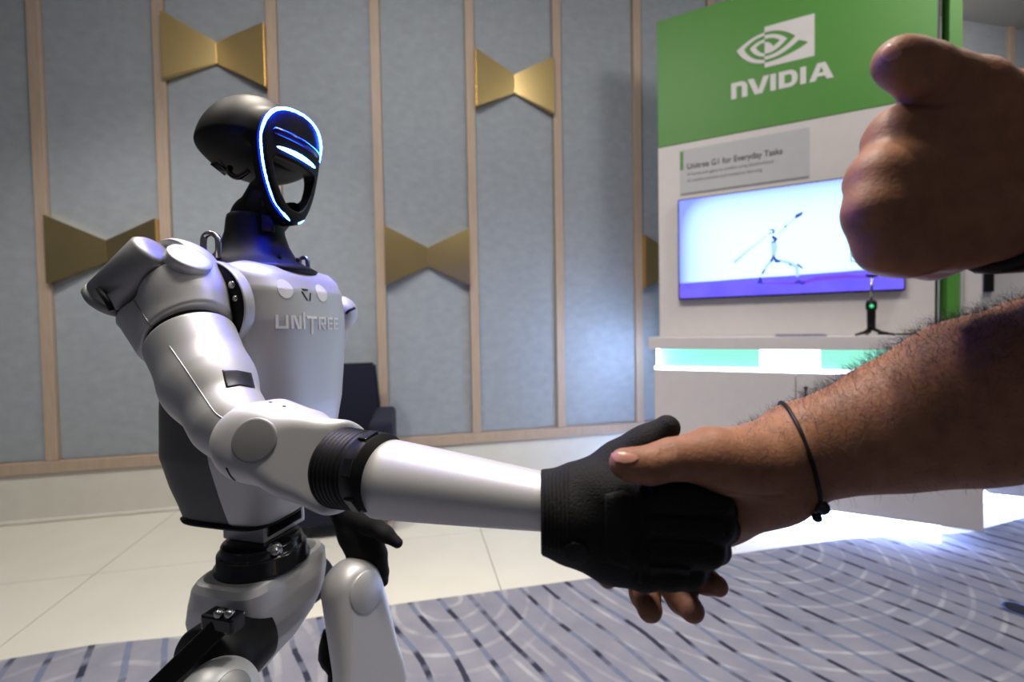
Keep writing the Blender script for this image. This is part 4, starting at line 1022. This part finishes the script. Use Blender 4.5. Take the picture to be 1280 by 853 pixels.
# forearm: two bones' worth of muscle, oval at the wrist
A_(hand, (1003, 546, .310, 36), (1040, 540, .307, 40), (1120, 512, .298, 55), (1210, 478, .292, 70), (1300, 455, .290, 84), k=.020)
A_(hand, (1005, 578, .312, 36), (1045, 568, .310, 40), (1120, 547, .302, 56), (1210, 527, .295, 70), (1300, 510, .290, 84), k=.020)
A_(hand, (1000, 562, .318, 36), (1120, 535, .312, 50), (1300, 490, .305, 70), k=.02)
# palm, thenar and hypothenar
A_(hand, (998, 558, .307, 44), (950, 577, .298, 42), (905, 577, .289, 35), (884, 571, .286, 31), k=.014)
A_(hand, (1000, 580, .312, 40), (965, 604, .309, 45), (925, 626, .312, 40), k=.014)
A_(hand, (985, 565, .318, 40), (915, 585, .328, 38), (850, 605, .333, 30), k=.014)
A_(hand, (975, 590, .322, 38), (900, 640, .332, 34), (860, 668, .336, 28), k=.014)
# thumb
A_(hand, (886, 571, .286, 32), (862, 573, .282, 24.5), (838, 574.5, .279, 22.5), (812, 582, .277, 20.5), (785, 580.5, .276, 16.5), (778, 579, .276, 14.5), k=.008)
A_(hand, (806, 583, .277, 20), (788, 583, .276, 16), k=.004)
# four fingers running behind the glove and curling under its lower edge
A_(hand, (845, 602, .334, 24), (790, 640, .340, 20), (762, 685, .334, 18), (754, 712, .322, 15), (760, 722, .310, 13), k=.003)
A_(hand, (855, 625, .336, 24), (812, 675, .340, 21), (800, 712, .332, 19), (806, 742, .318, 18.5), (812, 762, .305, 15.5), k=.003)
A_(hand, (865, 650, .337, 23), (834, 695, .340, 20), (836, 724, .330, 19), (852, 748, .315, 18.5), (865, 763, .303, 15), k=.003)
A_(hand, (872, 668, .336, 21), (858, 700, .337, 18), (866, 715, .326, 17), (882, 726, .312, 16), (897, 733, .302, 12.5), k=.003)
# creases at the thumb joint and across the thenar
def groove(s, pts, r, k=.0015):
    hs_ = [s.hit(CAMP, P(q[0], q[1], 1)-CAMP, .15, .45) for q in pts]
    hs_ = [h for h in hs_ if h is not None]
    if len(hs_) > 1: s.chain(hs_, [r]*len(hs_), k, 'sub')
for pts in ([(832, 556), (836, 563), (834, 570)], [(838, 555), (842, 562), (841, 569)], [(826, 558), (829, 564), (828, 569)]): groove(hand, pts, .0005)
groove(hand, [(905, 612), (930, 618), (955, 621), (980, 618)], .0007); groove(hand, [(1000, 528), (1008, 555), (1012, 585)], .0006)
hme = hand.mesh('body', 3)
# ---- left hand: fist with the thumb raised, back of the hand to the camera
FS = 1.13
def B_(s, *pts, k=.010): A_(s, *[(q[0], q[1], q[2]*FS, q[3]) for q in pts], k=k)
fist = SDF(*bounds([P(1050, 40, .30*FS), P(1330, 40, .25*FS), P(1050, 360, .30*FS), P(1330, 360, .20*FS), P(1060, 250, .19*FS), P(1330, 200, .30*FS)], .012), .0013)
KN = ((1124, 170, .236, 31), (1102, 222, .226, 30), (1093, 264, .224, 29.5), (1107, 308, .225, 28))
for (kx_, ky_, kd, kr), wy in zip(KN, (172, 200, 230, 258)):
    B_(fist, (1340, wy, .247, 46), (1270, (wy*.6+ky_*.4), .241, 44), (1190, wy*.25+ky_*.75, .234, 37), (kx_, ky_, kd, kr), k=.012)
B_(fist, (1150, 165, .239, 32), (1112, 228, .231, 33), (1112, 275, .229, 32), (1124, 308, .228, 28), k=.012)
B_(fist, (1128, 172, .240, 29), (1103, 222, .232, 29), (1098, 266, .230, 28), (1112, 308, .229, 26), k=.006)
for q in ((KN[0], (1114, 176, .262, 27), (1140, 195, .275, 25)), (KN[1], (1091, 228, .257, 27), (1140, 240, .268, 25)),
          (KN[2], (1096, 276, .252, 26), (1150, 282, .262, 24)), (KN[3], (1116, 318, .247, 24), (1165, 323, .252, 23), (1200, 310, .246, 22))):
    B_(fist, *q, k=.010)
B_(fist, (1330, 255, .238, 50), (1230, 282, .229, 36), (1150, 312, .224, 31), k=.010)          # little-finger edge of the hand
B_(fist, (1335, 185, .25, 38), (1268, 143, .238, 40), (1212, 116, .229, 37), k=.012)         # base of the thumb
B_(fist, (1212, 114, .229, 38), (1178, 102, .226, 33), (1152, 90, .223, 32), (1131, 80, .221, 29), (1121, 75, .220, 26.5), k=.004)
B_(fist, (1190, 140, .236, 34), (1150, 165, .238, 30), k=.008)
for pts in ([(1153, 84), (1146, 96), (1138, 106)], [(1149, 80), (1143, 92), (1134, 102)]): groove(fist, pts, .0005)
groove(fist, [(1140, 345), (1165, 340), (1190, 329), (1212, 317)], .0009)
fme = fist.mesh('b', 3)
# ---- the rest of the body: one coarse surface from the elbows to the head
HC = np.array([.69, .12, 1.58])
bd = SDF((.33, -.30, .80), (1.05, .52, 1.76), .007)
R1 = P(1290, 482, .290); R0 = P(1330, 205, .247*FS)
bd.chain([R1, R1*.6+EL_R*.4, EL_R, SH_R], [.0545, .053, .046, .055], .02); bd.chain([R0, EL_L, SH_L], [.036, .043, .055], .02)
bd.chain([SH_R, (.72, .12, 1.34), SH_L], [.06, .09, .06], .05)
bd.chain([(.74, .17, 1.25), (.78, .17, .92)], [.12, .11], .05); bd.chain([(.74, .07, 1.25), (.78, .07, .92)], [.12, .11], .05)
bd.cone((.72, .12, 1.36), HC+np.array([.02, 0, -.05]), .062, .055, .03)
bd.ell(HC, (.098, .077, .118), .02); bd.ell(HC+np.array([-.045, 0, -.055]), (.055, .052, .06), .03)
bd.cone(HC+np.array([-.095, 0, .01]), HC+np.array([-.118, 0, -.028]), .010, .016, .012)
bd.ell(HC+np.array([-.098, 0, -.065]), (.012, .026, .008), .006)
for sg in (-1, 1): bd.ell(HC+np.array([.01, sg*.078, -.01]), (.02, .012, .032), .006)
bme = bd.mesh('b', 2)
body = link('body', join_me('body', [hme, fme, bme]), M_SKIN, person)
hair = SDF(HC-.15, HC+.15, .005); hair.ell(HC+np.array([.012, 0, .015]), (.100, .083, .118), 0); hair.rbox(HC+np.array([-.10, 0, -.07]), (.085, .2, .10), .02, .01, 'sub')
link('hair', hair.mesh('hair'), M_HAIR, person)
for sg in (-1, 1):
    ey = SDF(HC-.13, HC+.13, .004); ey.ell(HC+np.array([-.088, sg*.032, .005]), (.012, .013, .009), 0); link('eye', ey.mesh('eye'), M_PRINT, person)
st = SDF((.45, -.32, .80), (1.05, .55, 1.48), .008)
st.chain([SH_R*.55+EL_R*.45, SH_R], [.066, .070], .02); st.chain([SH_L*.55+EL_L*.45, SH_L], [.066, .070], .02)
st.chain([SH_R, (.72, .12, 1.33), SH_L], [.070, .102, .070], .05)
st.chain([(.74, .17, 1.25), (.78, .17, .90)], [.134, .126], .05); st.chain([(.74, .07, 1.25), (.78, .07, .90)], [.134, .126], .05)
halfspace(st, (0, 0, .86), (0, 0, -1), .005)
link('shirt', st.mesh('shirt'), M_SHIRT, person)
tr = SDF((.55, -.15, .03), (1.05, .40, .96), .010)
for y in (.20, .04): tr.chain([(.78, y*.6+.048, .90), (.79, y, .50), (.82, y, .07)], [.115, .075, .058], .03)
link('trousers', tr.mesh('trousers'), M_TROUS, person)
for y in (.20, .04):
    s = SDF((.60, y-.09, -.01), (.96, y+.09, .16), .006); s.chain([(.86, y, .06), (.78, y, .055), (.69, y, .042)], [.046, .044, .034], .02)
    halfspace(s, (0, 0, .0068), (0, 0, -1), .003); link('shoe', s.mesh('shoe'), M_BLACK, person)
# ---- nails
def nail(name, s, poly, h=.0006, depth=(.15, .4)): return link(name, patch(name, s, poly, h, depth=depth, inset=-.0003), M_NAIL, body)
nail('thumb_nail', hand, [(763, 568), (770, 565.5), (785, 567), (797, 570), (799, 574), (792, 578.5), (780, 580), (768, 577)])
nail('thumb_nail', fist, [(1104, 62), (1108, 57), (1114, 55), (1122, 57), (1129, 66), (1122, 73), (1111, 77), (1103, 74), (1101, 68)])
# ---- hair on the forearm
def arm_hair():
    n = len(hme.vertices); co = np.zeros(n*3, np.float32); hme.vertices.foreach_get('co', co); co = co.reshape(-1, 3).astype(float)
    nr = hand.normal(co); d = (co-CAMP)@_fw; X_ = 640+FPX*((co-CAMP)@_rt)/d
    wgt = np.clip((nr[:, 2]+.15)*1.2, .05, 1)*np.clip((X_-905)/140, 0, 1); wgt[X_ > 1330] = 0
    idx = np.random.choice(n, 4600, p=wgt/wgt.sum(), replace=False); V, Fc = [], []
    ax = P(900, 590, .30)-P(1280, 485, .29); ax /= np.linalg.norm(ax)
    for i in idx:
        p, q = co[i], nr[i]; Ln = np.random.uniform(.006, .0135)*(.55 if X_[i] < 1000 else 1)
        if q[2] < .1: Ln *= .6
        fall = -ax*.2+np.random.normal(0, .45, 3)+np.array([-.35, -.1, 0]); fall -= q*(fall@q)
        d0 = q*np.random.uniform(.25, .9)+fall*.8; d0 /= np.linalg.norm(d0); d1 = d0+fall*.7+np.array([0, 0, -.25]); d1 /= np.linalg.norm(d1)
        pts = [p, p+d0*Ln*.5, p+d0*Ln*.5+d1*Ln*.5]; a_, b_, _ = frame_from(d0); k0 = len(V)
        for j, pt in enumerate(pts):
            r = .000085*(1-.4*j)
            for t in (0, 2.094, 4.189): V.append(pt+(a_*cos(t)+b_*sin(t))*r)
        for j in range(2):
            for t in range(3): Fc.append((k0+3*j+t, k0+3*j+(t+1) % 3, k0+3*j+3+(t+1) % 3, k0+3*j+3+t))
    o = link('arm_hair', mesh('arm_hair', V, Fc), M_HAIR, person); o['kind'] = 'stuff'
arm_hair()
# ---- bracelet: black cord with a round bead
bc = P(997, 566, .312); e1 = P(1009, 614, .312)-P(980, 514, .312); e1 /= np.linalg.norm(e1)
e2 = frame_cam(bc)+np.array([.16, 0, 0.05]); e2 = e2-e1*(e2@e1); e2 /= np.linalg.norm(e2)
loop = []
for k in range(40):
    t = 2*pi*k/40; d = e1*cos(t)+e2*sin(t); h = hand.hit(bc+d*.06, -d, 0, .06, .0006)
    if h is not None: loop.append(h+d*.0012)
br = thing('bracelet', bc, 'thin black cord bracelet with a round dark bead on the wrist of the handshake', 'bracelet')
link('cord', tube('cord', loop, .00125, 8, True), M_BLACK, br)
def sphere(c, r, name, m, parent):
    bm = bmesh.new(); bmesh.ops.create_uvsphere(bm, u_segments=24, v_segments=14, radius=r); bmesh.ops.translate(bm, verts=bm.verts, vec=Vector(c)); return link(name, from_bm(name, bm), m, parent)
bp_ = min(loop, key=lambda q: np.linalg.norm(q-P(1019, 610, .295)))
M_BEAD = mat('dark_stone_bead', (.03, .028, .03), .22, .3)
sphere(bp_+frame_cam(bp_)*.002-ZZ*.0005, .0046, 'bead', M_BEAD, br); sphere(bp_+frame_cam(bp_)*.001-ZZ*.0068-np.array([.003, 0, 0]), .0030, 'small_bead', M_BLACKG, br)
# ---- black watch strap on the wrist of the raised hand
wv = P(1296, 220, .242*FS); wa = .92*_rt-.30*_up+.1*_fw; wa /= np.linalg.norm(wa)
f1, f2, _ = frame_from(wa); ri = []; ro = []
ws = thing('wristband', wv, 'black band round the wrist of the raised thumbs-up hand at the right edge', 'wristband')
prof_ = []
for off, lift in ((-.013, -.001), (-.0125, .005), (-.010, .0075), (.010, .0075), (.0125, .005), (.013, -.001)):
    ring = []
    for k in range(48):
        t = 2*pi*k/48; d = f1*cos(t)+f2*sin(t); c0_ = wv+wa*off; h = fist.hit(c0_+d*.08, -d, 0, .08, .0008); h = c0_ if h is None else h; ring.append(h+d*lift)
    prof_.append(ring)
link('strap', loft('strap', prof_, False, False), M_BLACK, ws)
